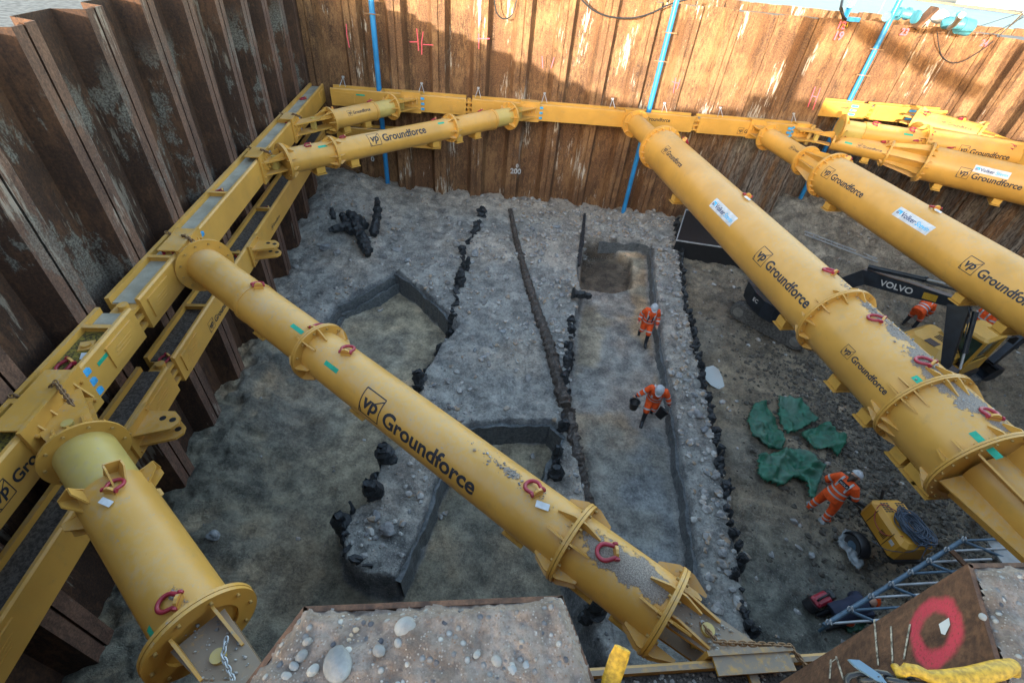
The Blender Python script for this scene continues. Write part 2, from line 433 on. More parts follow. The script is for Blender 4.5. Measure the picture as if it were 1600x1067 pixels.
# ------------------------------------------------------------------ struts
class Strut:
    def __init__(s, name, label, pa, pb, z, group):
        s.z = z; a = Vector((pa[0], pa[1], z)); b = Vector((pb[0], pb[1], z)); s.L = (b-a).length
        s.az = math.atan2(b.y-a.y, b.x-a.x)
        s.root = empty(name, a, s.az, label, 'strut', group)
        s.W = Matrix.Translation(a) @ Matrix.Rotation(s.az, 4, 'Z'); s.I = s.W.inverted()
        s.muds = []
    def hit(s, px, py, r):
        d = ray(px, py); o = s.I @ Vector((0, 0, CH)); dd = (s.I.to_3x3() @ Vector(d)).normalized()
        A = dd.y**2+dd.z**2; B = 2*(o.y*dd.y+o.z*dd.z); C = o.y**2+o.z**2-r*r; D = B*B-4*A*C
        t = (-B-math.sqrt(D))/(2*A) if D > 0 else -B/(2*A)
        p = o+dd*t; return p.x, math.atan2(p.y, p.z)
    def sx(s, px, py): return s.hit(px, py, 0.01)[0]
    def pt(s, x, a, r): return Vector((x, r*math.sin(a), r*math.cos(a)))
    def seg(s, x0, x1, r, r2=None, mat='yellow', n=56, name='tube'):
        mb = MB(); m = max(2, int((x1-x0)/.08)); r2 = r if r2 is None else r2
        vs = []; at = []
        for i in range(m+1):
            x = x0+(x1-x0)*i/m; rr = r+(r2-r)*i/m
            for k in range(n):
                a = 2*math.pi*k/n-math.pi; vs.append((x, rr*math.sin(a), rr*math.cos(a)))
                q = 0
                for (mx, ma, lx, la, st) in s.muds:
                    q = max(q, st*math.exp(-((x-mx)/lx)**2-((a-ma)/la)**2))
                at.append(q)
        fs = [(i*n+k, (i+1)*n+k, (i+1)*n+(k+1) % n, i*n+(k+1) % n) for i in range(m) for k in range(n)]
        mb._add(vs, fs, True); mb._add(vs[:n], [tuple(range(n))]); mb._add(vs[-n:], [tuple(range(n-1,-1,-1))])
        at += at[:n]+at[-n:]
        # weld seam
        return mb.build(name, M[mat], s.root, attr=at)
    def flange(s, x, ri, ro, g=(1,1), ng=12, nb=16, t=.035, gl=.22, name='flange', double=True, a0=0.13, split=False):
        mb = MB()
        if double: mb.ringx(x-t/2-.003, t, ri-.03, ro); mb.ringx(x+t/2+.003, t, ri-.03, ro-.004)
        else: mb.ringx(x, t, ri-.03, ro)
        T = t+.004 if double else t/2
        for side, on in ((-1, g[0]), (1, g[1])):
            if not on: continue
            for k in range(ng):
                a = 2*math.pi*k/ng+a0
                if split: a += (.09 if k % 2 else -.09)
                rr = Matrix.Rotation(-a, 4, 'X') @ Matrix(((1,0,0,0),(0,0,1,0),(0,1,0,0),(0,0,0,1)))  # xy-> x, z radial
                xs = x+side*T
                pl = [(xs, ri-.005), (xs, ro-.012), (xs+side*.05, ro-.012), (xs+side*gl, ri+.03), (xs+side*gl, ri-.005)]
                mb.prism(pl, rr, .022)
        o = mb.build(name, M['yellow'], s.root)
        for k in range(nb):
            a = 2*math.pi*(k+.5)/nb+a0; rm = ri+(ro-ri)*.55
            p = s.pt(0, a, rm); mb = MB()
            mb.tube((x-T-.03, p.y, p.z), (x+T+.03, p.y, p.z), .02, 6)
            mb.build('bolt', M['bolt'], o)
        return o
    def collar(s, x0, x1, r, th=.02):
        mb = MB(); mb.ringx((x0+x1)/2, x1-x0, r-.01, r+th); return mb.build('collar', M['yellow'], s.root)
    def foot(s, x, r, wd=.26, side=None, ln=.28):
        mb = MB(); mb.box((x, 0, -r-.03), (ln, r*1.1, .20)); mb.box((x, 0, -r-.16), (ln+.06, r*1.25, .02))
        return mb.build('support_pad', M['yellow_clean'], s.root)
    def shackle(s, px, py, r, size=.13, spin=0.0, tagc=False):
        x, a = s.hit(px, py, r+.03)
        shackle_at(s.root, Matrix.Rotation(-a, 4, 'X') @ Matrix.Translation((x, 0, r)) , size, spin, tagc) if False else \
        shackle_at(s.root, Matrix.Translation((x, 0, 0)) @ Matrix.Rotation(-a, 4, 'X') @ Matrix.Translation((0, 0, r)), size, spin, tagc)
    def tape(s, px, py, r, ln=.32, wd=.075):
        x, a = s.hit(px, py, r); bm = flat_slices(rect_bm(0, 0, ln, wd), .03)
        s.wrap(bm_join([(bm, 0, 0)]), x, a, r, 1, 'green_tape', 'green_tape')
    def wrap(s, vf, x, a, r, d, name, mat, lift=.004, parent=None):
        v, f = vf; mb = MB(); vs = []
        for (u, w_) in vf[0]:
            aa = a + d*w_/r; vs.append(s.pt(x+d*u, aa, r+lift))
        mb._add(vs, f, False)
        return mb.build(name, M[mat], parent or s.root)
    def gf(s, px, py, r, cap, d=1, **k):
        x, a = s.hit(px, py, r); s.wrap(groundforce(cap, **k), x, a, r, d, 'lettering', 'black_paint')
    def volker(s, px, py, r, h, d=1):
        x, a = s.hit(px, py, r); L = h*4.35
        o = s.wrap(bm_join([(flat_slices(rect_bm(0, 0, L, h), .03), 0, 0)]), x, a, r, d, 'sign_sticker', 'white')
        tv = text_mesh('Volker', h*.64, h*.014); wv = max(q.co.x for q in tv.verts)
        it = [(flat_slices(tv, .03), h*.80, h*.27)]
        s.wrap(bm_join(it), x, a, r, d, 'dark_lettering', 'navy', .007, o)
        it = [(flat_slices(text_mesh('Stevin', h*.62, h*.010, .2), .03), h*.86+wv, h*.27)]
        q = h*.2
        it += [(flat_slices(poly_bm([(q, h*.55), (q+h*.32, h*.55), (q+h*.32, h*.34), (q+h*.52, h*.34), (q+h*.52, h*.72), (q, h*.72)]), .03), 0, 0)]
        s.wrap(bm_join(it), x, a, r, d, 'blue_lettering', 'sky_print', .007, o)
        it = [(flat_slices(rect_bm(q, h*.30, q+h*.1, h*.55), .03), 0, 0), (flat_slices(rect_bm(q+h*.16, h*.30, q+h*.26, h*.5), .03), 0, 0)]
        s.wrap(bm_join(it), x, a, r, d, 'mark', 'navy', .007, o)
    def cone_plates(s, x0, x1, r0, r1, n=8, core=None):
        if core: s.seg(x0, x1, core)
        mb = MB()
        for k in range(n):
            a = 2*math.pi*k/n+.2
            rr = Matrix.Rotation(-a, 4, 'X') @ Matrix(((1,0,0,0),(0,0,1,0),(0,1,0,0),(0,0,0,1)))
            mb.prism([(x0, .1), (x0, r0), (x1, r1), (x1, .1)], rr, .03)
        mb.build('taper_plates', M['yellow'], s.root)
M['bolt'] = plain('bolt_steel', (.42,.26,.08), .5, .2)

def shackle_at(parent, Mt, size, spin, tagc):
    k = size
    mb = MB(); mb.M = Mt @ Matrix.Rotation(spin, 4, 'Z')
    pr = Matrix(((1,0,0,0),(0,0,1,0),(0,1,0,0),(0,0,0,1)))
    mb.prism([(-.5*k,-.03), (-.5*k,.45*k), (-.3*k,.75*k), (0,.85*k), (.3*k,.75*k), (.5*k,.45*k), (.5*k,-.03)], pr, .22*k)
    lug = mb.build('lifting_lug', M['yellow'], parent)
    mb = MB(); mb.M = Mt @ Matrix.Rotation(spin, 4, 'Z') @ Matrix.Translation((0, 0, .45*k)) @ Matrix.Rotation(rad(-14), 4, 'X') @ Matrix.Rotation(0, 4, 'Z')
    # U bow lying over on the surface
    pts = [(0,0,-.42*k)]
    P = []
    for i in range(15):
        t = i/14; a = -math.pi*.62+2*math.pi*.62*t
        P.append((0, -.85*k*math.cos(a)-.35*k, .62*k*math.sin(a)) if False else (.62*k*math.sin(a), .95*k-.0+.62*k*math.cos(a)-.15*k, 0))
    P = [(-.40*k, 0, 0)] + P + [(.40*k, 0, 0)]
    mb.sweep(P, .165*k, 10)
    mb.tube((-.62*k, 0, 0), (.62*k, 0, 0), .12*k, 10)
    mb.tube((.50*k, 0, 0), (.66*k, 0, 0), .22*k, 8); mb.tube((-.66*k, 0, 0), (-.52*k, 0, 0), .2*k, 8)
    sh = mb.build('shackle', M['red'], parent)
    if tagc:
        mb = MB(); mb.M = Mt; mb.box((.9*k, -.6*k, .25*k), (1.1*k, .55*k, .01), Euler((.2, .1, .4)).to_matrix()); mb.build('tag', M['white'], parent)
    return sh

# ================================================================== SETTING: ground
def pix(poly, z): return [tuple(atz(x, y, z)[:2]) for x, y in poly]
def sdist(X, Y, poly, closed=True):
    """signed distance, positive inside"""
    d = np.full(X.shape, 1e9); ins = np.zeros(X.shape, bool); n = len(poly)
    for i in range(n if closed else n-1):
        ax, ay = poly[i]; bx, by = poly[(i+1) % n]; ex, ey = bx-ax, by-ay
        t = np.clip(((X-ax)*ex+(Y-ay)*ey)/(ex*ex+ey*ey+1e-12), 0, 1)
        d = np.minimum(d, np.hypot(X-ax-t*ex, Y-ay-t*ey))
        if closed:
            c = ((ay > Y) != (by > Y)) & (X < (bx-ax)*(Y-ay)/((by-ay) if abs(by-ay) > 1e-9 else 1e-9)+ax)
            ins ^= c
    return np.where(ins, d, -d) if closed else d
def sm(v, a, b):
    t = np.clip((v-a)/(b-a), 0, 1); return t*t*(3-2*t)
def vnoise(X, Y, s, seed):
    r = np.random.default_rng(seed); G = r.random((257, 257)); x = X*s; y = Y*s
    xi = np.floor(x).astype(int); yi = np.floor(y).astype(int); fx = x-xi; fy = y-yi
    fx = fx*fx*(3-2*fx); fy = fy*fy*(3-2*fy)
    g = lambda a, b: G[a % 257, b % 257]
    return (g(xi, yi)*(1-fx)+g(xi+1, yi)*fx)*(1-fy)+(g(xi, yi+1)*(1-fx)+g(xi+1, yi+1)*fx)*fy
def fbm(X, Y, s, o, seed):
    a = 0; k = 1; t = 0
    for i in range(o): a = a+k*vnoise(X+i*7.3, Y-i*3.1, s*2**i, seed+i); t += k; k *= .55
    return a/t-.5
PIT = pix([(250,470),(400,500),(440,520),(478,508),(505,500),(525,470),(560,455),(592,437),(618,420),(655,445),(705,492),(716,505),(690,535),(668,572),(656,600),(652,628),(665,660),(640,690),
           (600,710),(588,745),(580,785),(548,800),(534,835),(537,872),(572,892),(617,903),(642,852),(664,800),(684,745),(718,680),(728,663),(790,655),(862,657),
           (886,680),(862,722),(852,762),(868,800),(892,880),(930,980),(960,1067),(960,1400),(-600,1400),(-600,900),(-100,600)], .25)
TRENCH = pix([(936,374),(1000,376),(1020,385),(1024,430),(1028,480),(1037,540),(1050,610),(1056,650),(1066,720),(1080,790),(1090,860),(1104,960),(1120,1080),
              (975,1080),(958,980),(935,870),(915,780),(900,700),(888,640),(893,560),(897,500),(908,455),(900,420),(905,400)], .2)
NOTCH = pix([(912,380),(962,384),(990,402),(990,445),(960,452),(905,445)], -.1)
SILL = pix([(797,332),(806,370),(816,410),(828,450),(842,490),(858,540),(872,590),(884,640),(896,680),(912,730),(928,780),(945,840),(960,900),(985,970)], .25)
POSTS = pix([(1056,345),(1062,400),(1066,450),(1076,500),(1086,545),(1096,590),(1106,625),(1113,670),(1122,710),(1132,760),(1140,800),(1148,860),(1156,910),(1163,950),(1172,1000)], .2)
EAST = POSTS + [(6.0, 1.0), (26, 1.0), (26, 28), (8, 28)]
def ground_z(X, Y):
    n1 = fbm(X, Y, .45, 5, 11); n2 = fbm(X, Y, 2.2, 5, 31); n3 = fbm(X, Y, 6, 3, 51); rg_ = .5-np.abs(fbm(X, Y, 3.1, 4, 131))*2
    z = .22+.14*n1+.24*n2+.15*n3+.07*rg_
    # bank along the back wall, higher toward the west corner
    sB = (X-PB[0])*uB[0]+(Y-PB[1])*uB[1]; dB = (X-PB[0])*nB[0]+(Y-PB[1])*nB[1]
    rise = np.interp(sB, [0, 4, 10, 16, 22], [.95, .35, .22, -.15, -.2])
    z += sm(dB, 2.6, 0.1)*rise
    dL = (X-PL[0])*nL[0]+(Y-PL[1])*nL[1]
    # mound in the west corner
    z += 1.0*np.exp(-((X+8.2)/2.0)**2-((Y-18.8)/2.4)**2)
    # deep western pit
    edge_n = .10*fbm(X, Y, 1.6, 4, 71)+.05*n3
    dp = sdist(X, Y, PIT)+edge_n
    floorz = -.62+.09*n2+.07*n3+.08*n1
    slope = .80*sm(dL, 2.4, .2)+.16*sm(dL, 3.2, .8)*(n2+.4+.8*n3)+.35*sm(Y, 10.5, 13)*sm(dL, 4, 1)
    floorz = floorz+slope*(1+.35*n2)
    k = sm(dp, -.02, .10)
    z = z*(1-k)+np.minimum(z, floorz)*k
    # trench
    dt = sdist(X, Y, TRENCH)+.04*n3+.06*fbm(X, Y, 1.8, 3, 171); k = sm(dt, -.02, .10)
    z = z*(1-k)+(-.30+.09*n2+.06*n1+.06*n3)*k
    dn = sdist(X, Y, NOTCH); k2 = sm(dn, 0, .1); z = z*(1-k2)+(-.75+.1*n2)*k2
    # east side: open working level, lower than the bank
    de = sdist(X, Y, EAST)
    k = sm(de, -.10, .25)
    ez = -.12+.20*n1+.26*n2*(1+sm(X, 9, 13))+.16*n3*(1+sm(X, 9, 12))+.06*rg_+sm(Y, 20, 24.5)*.9*sm(X, 11.5, 13)+.28*sm(Y, 19.6, 19.9)*sm(X, 12, 13.5)
    z = z*(1-k)+ez*k
    # gutter beside the sill beam
    ds = sdist(X, Y, SILL, False); z -= .10*sm(ds, .45, .1)
    return z, dp, dt, de, dn, dB, dL, (n1, n2, n3)
def gz(x, y):
    return float(ground_z(np.array([[x]], float), np.array([[y]], float))[0][0, 0])
def build_ground():
    x0, x1, y0, y1, st = -10.6, 25.0, 0.6, 27.2, .062
    xs = np.arange(x0, x1, st); ys = np.arange(y0, y1, st); X, Y = np.meshgrid(xs, ys, indexing='ij')
    Z, dp, dt, de, dn, dB, dL, (n1, n2, n3) = ground_z(X, Y)
    nx, ny = X.shape
    co = np.stack([X, Y, Z], -1).reshape(-1, 3)
    i = np.arange(nx*ny).reshape(nx, ny)
    f = np.stack([i[:-1,:-1], i[1:,:-1], i[1:,1:], i[:-1,1:]], -1).reshape(-1, 4)
    me = bpy.data.meshes.new('pit_ground'); me.vertices.add(len(co)); me.vertices.foreach_set('co', co.ravel())
    me.loops.add(f.size); me.loops.foreach_set('vertex_index', f.ravel()); me.polygons.add(len(f))
    me.polygons.foreach_set('loop_start', np.arange(0, f.size, 4)); me.polygons.foreach_set('loop_total', np.full(len(f), 4))
    me.polygons.foreach_set('use_smooth', np.ones(len(f), bool)); me.update(calc_edges=True)
    # soils: each layer has its own colour; alpha is the amount of grit
    def C(*c): return np.array(c)
    bank = C(.200,.198,.190); shell = C(.27,.235,.20); floor_ = C(.245,.208,.15); ochre = C(.38,.235,.125); clay = C(.045,.052,.062); brown = C(.150,.122,.088); silt = C(.15,.165,.18)
    dkbr = C(.06,.05,.042)
    a = lambda m: m[..., None]
    c = a(np.ones_like(X))*bank
    patch = fbm(X, Y, 1.3, 5, 301); patch2 = fbm(X, Y, 3.5, 4, 321)
    c = c*(1-a(sm(n1, -.05, .2))*.6)+shell*a(sm(n1, -.05, .2))*.6
    c = c*(1-a(sm(dB, 2.4, .8)))+a(sm(dB, 2.4, .8))*C(.235,.205,.175)
    grit = np.full(X.shape, .9)
    # western pit
    k = sm(dp, .05, .22); fl = floor_*a(np.ones_like(X)); q = sm(n1, -.02, .14)[..., None]; fl = fl*(1-q*.45)+ochre*q*.45
    q = sm(fbm(X, Y, .35, 4, 91), .0, .2)[..., None]; fl = fl*(1-q*.6)+C(.15,.152,.135)*q*.6
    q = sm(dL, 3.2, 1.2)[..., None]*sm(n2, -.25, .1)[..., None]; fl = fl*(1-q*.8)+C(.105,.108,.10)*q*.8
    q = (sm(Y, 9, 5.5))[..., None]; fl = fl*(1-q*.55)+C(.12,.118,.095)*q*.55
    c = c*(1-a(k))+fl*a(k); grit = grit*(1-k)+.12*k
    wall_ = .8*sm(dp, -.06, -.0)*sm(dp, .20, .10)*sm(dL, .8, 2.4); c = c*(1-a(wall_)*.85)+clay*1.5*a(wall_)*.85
    # trench floor
    k = sm(dt, .12, .35); fl = C(.20,.175,.135)*a(np.ones_like(X))
    q = sm(n1, .0, .18)[..., None]; fl = fl*(1-q*.5)+ochre*q*.5
    south = sm(Y, 11, 6.5)[..., None]; fl = fl*(1-south*.8)+C(.15,.158,.155)*south*.8
    q = sm(fbm(X, Y, .5, 4, 95), .03, .15)[..., None]; fl = fl*(1-q*.6)+silt*q*.6
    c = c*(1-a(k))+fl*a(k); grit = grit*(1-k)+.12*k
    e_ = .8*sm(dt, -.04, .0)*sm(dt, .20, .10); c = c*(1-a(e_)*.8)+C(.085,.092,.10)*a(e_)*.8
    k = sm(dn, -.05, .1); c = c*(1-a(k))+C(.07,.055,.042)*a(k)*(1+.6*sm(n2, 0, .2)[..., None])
    # east working floor
    k = sm(de, -.05, .2); fl = brown*a(np.ones_like(X)); q = sm(n1, .0, .2)[..., None]; fl = fl*(1-q*.5)+C(.13,.125,.11)*q*.5
    q = (sm(Y, 7.5, 4.5)*sm(X, 9.5, 7.5))[..., None]; fl = fl*(1-q*.85)+C(.10,.108,.098)*q*.85
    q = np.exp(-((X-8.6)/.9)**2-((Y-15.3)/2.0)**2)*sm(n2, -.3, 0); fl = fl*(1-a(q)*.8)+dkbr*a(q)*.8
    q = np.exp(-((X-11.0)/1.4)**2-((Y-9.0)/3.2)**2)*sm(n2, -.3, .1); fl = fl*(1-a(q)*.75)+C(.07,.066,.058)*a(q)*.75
    q = sm(Y, 18.8, 20.5)*sm(X, 12, 13); fl = fl*(1-a(q)*.5)+C(.22,.20,.17)*a(q)*.5
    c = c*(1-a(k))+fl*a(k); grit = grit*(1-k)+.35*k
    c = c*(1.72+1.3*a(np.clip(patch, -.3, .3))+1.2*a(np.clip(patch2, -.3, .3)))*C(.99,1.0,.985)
    col = np.concatenate([np.clip(c, 0, 1), grit[..., None]], -1).reshape(-1, 4).astype(np.float32)
    at = me.color_attributes.new('soil', 'FLOAT_COLOR', 'POINT'); at.data.foreach_set('color', col.ravel())
    me.materials.append(M['soil'])
    o = bpy.data.objects.new('pit_ground', me); COL.objects.link(o); tag(o, kind='structure')
build_ground()

def sheet(name, quad, mat):
    mb = MB(); mb._add(quad, [tuple(range(len(quad)))]); o = mb.build(name, M[mat]); tag(o, kind='structure'); return o
def W2(P, u, n, s, d, z): return Vector((P[0]+u[0]*s+n[0]*d, P[1]+u[1]*s+n[1]*d, z))
# site ground outside the pit
def slab(name, pts, z, mat):
    mb = MB(); mb.prism(pts, Matrix.Translation((0, 0, z-.5)), 1.0); return tag(mb.build(name, M[mat]), kind='structure')
a = W2(PL, uL, nL, 17.68, -.48, 0); b = W2(PL, uL, nL, -4.5, -.48, 0)
slab('west_ground', [(a.x, a.y), (-40, 26), (-40, -40), (b.x-.02, -40), (b.x-.02, b.y)], 8.55, 'dirt_top')
slab('south_ground', [(-6.5, -1.3), (-6.5, -40), (60, -40), (60, 7.6), (23.4, 2.6), (3.2, .2), (1.6, -.02), (.6, -.25), (-1.2, -.75)], 8.48, 'dirt_top')
slab('east_ground', [(23.6, 2.45), (60, 7.6), (60, 36), (20.4, 31.3), (20.0, 25.9)], 8.45, 'dirt_top')
slab('sand_fill', [(-10.0, 21.75), (12.4, 24.36), (12.4, 25.3), (19.9, 26.1), (20.3, 31.25), (-12, 27.6)], 8.38, 'sand')
slab('sea', [(-600, -60), (-41, 28), (-14.3, 28.0), (62, 37), (900, 20), (900, 900), (-600, 900)], 2.0, 'water')

# ================================================================== SHEET PILE WALLS
def pile_wall(label, P, u, n, L, z0, z1, pitch, off, mat, fmat, fw=.50, web=.17, D=.42, jit=.04, skip=()):
    rz = math.atan2(u[1], u[0]); root = empty('sheet_pile_wall', (P[0], P[1], 0), rz, label, 'sheet pile wall')
    sgn = 1 if (u[0]*n[1]-u[1]*n[0]) > 0 else -1
    k0 = int(math.floor(-off/pitch)); k = k0
    rr = random.Random(int(L*100))
    while off+k*pitch < L:
        t0 = off+k*pitch; k += 1
        zt = z1+rr.uniform(-jit, jit)
        mb = MB()
        prof = [(.022,-.07), (.022,0), (fw/2,0), (fw/2+web,-D), (pitch-fw/2-web,-D), (pitch-fw/2,0), (pitch-.022,0), (pitch-.022,-.05), (pitch+.035,-.05)]
        pr = []
        for x, d in prof:
            X_ = min(max(t0+x, 0), L); pr.append((X_, d*sgn))
        if pr[-1][0]-pr[0][0] < .05: continue
        th = .018*sgn; m = len(pr)
        for i in range(m-1):
            (xa, da), (xb, db) = pr[i], pr[i+1]
            if abs(xa-xb)+abs(da-db) < 1e-4: continue
            mb.cur = 1 if abs(da) < .01 and abs(db) < .01 and fmat else 0
            q = [(xa, da, z0), (xb, db, z0), (xb, db, zt), (xa, da, zt)]
            mb._add(q + [(x, d-th, z) for x, d, z in q], [(0,1,2,3), (7,6,5,4), (3,2,6,7), (0,4,5,1), (0,3,7,4), (1,5,6,2)])
        mb.build('sheet_pile', [M[mat], M[fmat or mat]], root)
    return root
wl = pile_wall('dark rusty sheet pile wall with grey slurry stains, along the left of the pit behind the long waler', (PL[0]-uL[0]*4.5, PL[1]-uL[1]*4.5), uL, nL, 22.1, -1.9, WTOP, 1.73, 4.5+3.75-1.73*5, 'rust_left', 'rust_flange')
wb = pile_wall('tall brown sheet pile wall across the back of the pit, half in shadow, with two blue pipes on it', PB, uB, nB, 22.25, -1.4, WTOP, 1.68, 3.64-1.68*3, 'rust_back', None)
pile_wall('narrow return of rusty piles between the back wall and the recessed sunlit wall', (12.60, 23.85), (-.05, .999), (.999, .05), .95, -1.0, WTOP-.02, 1.2, -.3, 'rust_low', None, D=.1)
pile_wall('sunlit recessed sheet pile wall at the far right, below the blue pump pipework', P2, uB, nB, 6.9, -1.0, WTOP, 1.52, .5, 'rust_back', None)
pile_wall('right hand sheet pile wall running toward the viewer behind the big struts', P3, uR, nR, 24.0, -1.6, WTOP-.05, 1.66, .2, 'rust_back', None)
# outer row of sheets by the water
PO = (-14.0, 27.6); 
pile_wall('low outer row of orange brown sheet piles at the water edge', PO, uB, nB, 42, 0, 8.72, 1.5, .3, 'rust_back', None, D=.35)

# ---- near wall (the viewer looks over it)
def poly_pile(root, pts, z0, z1, mat, th=.018, name='sheet_pile'):
    mb = MB()
    for (xa, ya), (xb, yb) in zip(pts[:-1], pts[1:]):
        d = Vector((xb-xa, yb-ya)).normalized(); nx, ny = d.y*th, -d.x*th
        q = [(xa, ya, z0), (xb, yb, z0), (xb, yb, z1), (xa, ya, z1)]
        mb._add(q + [(x+nx, y+ny, z) for x, y, z in q], [(3,2,1,0), (4,5,6,7), (7,6,2,3), (1,5,4,0), (4,7,3,0), (2,6,5,1)])
    return mb.build(name, M[mat], root)
near = empty('sheet_pile_wall', (0, 0, 0), 0, 'near sheet pile wall seen from above, its rusty pile tops filled with pebbly concrete', 'sheet pile wall')
cells = []
x = -6.2; pts = [(-6.25, -.42)]
base = lambda x, k: (.66+.128*x) - (0 if k else .40)
poly_pile(near, [(-6.6,-1.05),(-5.95,-.98),(-5.75,-.15),(-4.9,-0.04),(-4.66,-.85)], -1.5, 8.62, 'rust_scaly')
poly_pile(near, [(-4.68,-.86),(-3.45,-.66),(-3.25,.16),(-2.4,.27),(-2.18,-.52)], -1.5, 8.56, 'rust_scaly')
poly_pile(near, [(-2.2,-.53),(-.96,-.36),(-.60,.585),(.28,.712),(.54,.06)], -1.5, 8.625, 'rust_scaly')
poly_pile(near, [(.52,.06),(1.62,.22),(1.92,1.0),(2.9,1.12),(3.14,.72)], -1.5, 8.64, 'rust_scaly')['painted'] = 1
xx = 3.12
while xx < 22.5:
    y_ = .72+.118*(xx-3.1)
    poly_pile(near, [(xx,y_),(xx+1.2,y_+.14),(xx+1.4,y_+.56),(xx+2.3,y_+.67),(xx+2.55,y_+.30)], -1.5, 8.62, 'rust_scaly'); xx += 2.52

def infill(poly, ztop, label, seed):
    # concrete plug: a gridded rough top clipped to the cell, with skirts
    xs = [p[0] for p in poly]; ys = [p[1] for p in poly]; st = .008
    gx = np.arange(min(xs)-st, max(xs)+2*st, st); gy = np.arange(min(ys)-st, max(ys)+2*st, st)
    X, Y = np.meshgrid(gx, gy, indexing='ij'); d = sdist(X, Y, poly)
    Z = ztop+.035*fbm(X, Y, 5, 4, seed)+.035*fbm(X, Y, 22, 3, seed+5)-.035*sm(d+.04*fbm(X, Y, 9, 3, seed+8), .05, 0)
    i = np.arange(X.size).reshape(X.shape)
    keep = (d > -.004)
    f = []
    cellk = keep[:-1,:-1] & keep[1:,:-1] & keep[1:,1:] & keep[:-1,1:]
    a_, b_ = np.nonzero(cellk)
    f = np.stack([i[a_, b_], i[a_+1, b_], i[a_+1, b_+1], i[a_, b_+1]], -1)
    mb = MB(); mb._add(np.stack([X, Y, Z], -1).reshape(-1, 3).tolist(), [tuple(int(q) for q in r) for r in f], True)
    mb.prism([p for p in poly], Matrix.Translation((0, 0, ztop-.66)), 1.2)
    o = mb.build('concrete_infill', M['concrete']); return tag(o, label, 'concrete')
infill([(-.592,.575),(-.30,.607),(.0,.668),(.278,.706),(.40,.42),(.50,.15),(.42,-.3),(-.9,-.34),(-.77,.1)], 8.655, 'rough pebbly concrete filling the pile top at the bottom centre of the photo', 3)
infill([(1.935,.99),(2.87,1.11),(3.08,.74),(2.95,0),(1.6,-.05),(1.67,.28)], 8.67, 'rough pebbly concrete filling the pile top at the bottom right corner', 9)
PEB = [(527,1037,27,'large pale blue grey pebble on the concrete pile top at bottom centre'), (633,978,19,'long pale mauve pebble near the front edge of the concrete pile top'),
       (592,1016,11,'white oval pebble beside the large one on the concrete'), (622,1004,8,'small round white pebble on the concrete pile top, nearest the long one'),
       (480,1002,8,'small cream pebble near the left rusty edge of the concrete'), (471,1024,10,'grey pebble wedged at the left rusty edge of the concrete'),
       (459,1040,8,'small grey pebble just above the lowest left corner of the concrete'), (447,1056,9,'greenish grey pebble at the lowest left corner of the concrete'),
       (776,1032,10,'white pebble in the middle right part of the concrete pile top'), (800,1046,10,'mauve pebble right of the white one on the concrete'),
       (822,1040,8,'pale pebble with a rusty spot at the right of the concrete'), (745,1022,7,'dark grey pebble in the centre of the concrete'),
       (489,1046,10,'reddish pebble touching the large pale pebble on the concrete'), (1536,963,8,'round white pebble in the concrete at the bottom right corner')]
for i, (px, py, r, lab) in enumerate(PEB):
    p = atz(px, py, 8.66); rr = r/FPX*1.42
    mb = MB(); mb.blob((0, 0, 0), rr, i, 3, .07, (1.0, .78, .6), None, True)
    own(mb, 'pebble', M['pebble'] if i not in (11, 12) else M['stone'], (p.x, p.y, p.z-rr*.10), lab, 'pebble', 'pebbles on the concrete pile tops', rad(RNG.uniform(0, 180)) if i != 1 else rad(35))
# small bits of stone bedded in the plug
mb = MB(); rr_ = random.Random(4)
for i in range(330):
    if rr_.random() < .7: x = rr_.uniform(-.56, .27); y = rr_.uniform(.15, .60+.14*x)
    else: x = rr_.uniform(2.0, 2.85); y = rr_.uniform(.3, .95)
    r = rr_.choice([.004, .005, .007, .009, .013])*rr_.uniform(.6, 1.1)
    mb.blob((x, y, 8.645), r, i, 2, .15, (1, .8, .6), None, True)
tag(mb.build('embedded_pebbles', M['gravel']), 'many small pebbles bedded in the concrete pile tops', 'pebbles', kind='stuff')

# pink paint and chalk on the near right pile web: paint lying 3 mm off the steel
Pw = (1.92, 1.0); uw = Vector((1.62-1.92, .22-1.0)).normalized(); nw = Vector((uw.y, -uw.x))
if nw.x > 0: nw = -nw
def onweb(px, py): s_, z_ = onplane(px, py, Pw, uw); return s_, z_
def webpatch(pts, name, mat, lift=.003):
    q = [onweb(*p) for p in pts]; mb = MB()
    vs = [(Pw[0]+uw.x*s_+nw.x*lift, Pw[1]+uw.y*s_+nw.y*lift, z_) for s_, z_ in q]; mb._add(vs, [tuple(range(len(vs)))])
    return mb.build(name, M[mat], near)
cs_, cz_ = onweb(1466, 987); rs_ = [onweb(*p) for p in ((1418,962),(1490,938),(1505,990),(1466,1036))]
ra_ = (max(q[0] for q in rs_)-min(q[0] for q in rs_))/2; rb_ = (max(q[1] for q in rs_)-min(q[1] for q in rs_))/2
cs_ = (max(q[0] for q in rs_)+min(q[0] for q in rs_))/2; cz_ = (max(q[1] for q in rs_)+min(q[1] for q in rs_))/2
M['rust_pink'] = rust('rust_with_pink_spray', (.03,.015,.011), (.085,.042,.026), (.16,.08,.046), .2, pink=((Pw[0]+uw.x*cs_, Pw[1]+uw.y*cs_, cz_), (uw.x, uw.y), ra_*.86, rb_*.86))
for ob_ in near.children:
    if ob_.get('painted'): ob_.data.materials[0] = M['rust_pink']; del ob_['painted']
webpatch([(1468,975),(1484,965),(1486,976),(1478,992),(1472,990)], 'painted_hole_light', 'white')  # white patch painted for the light showing through the lifting hole
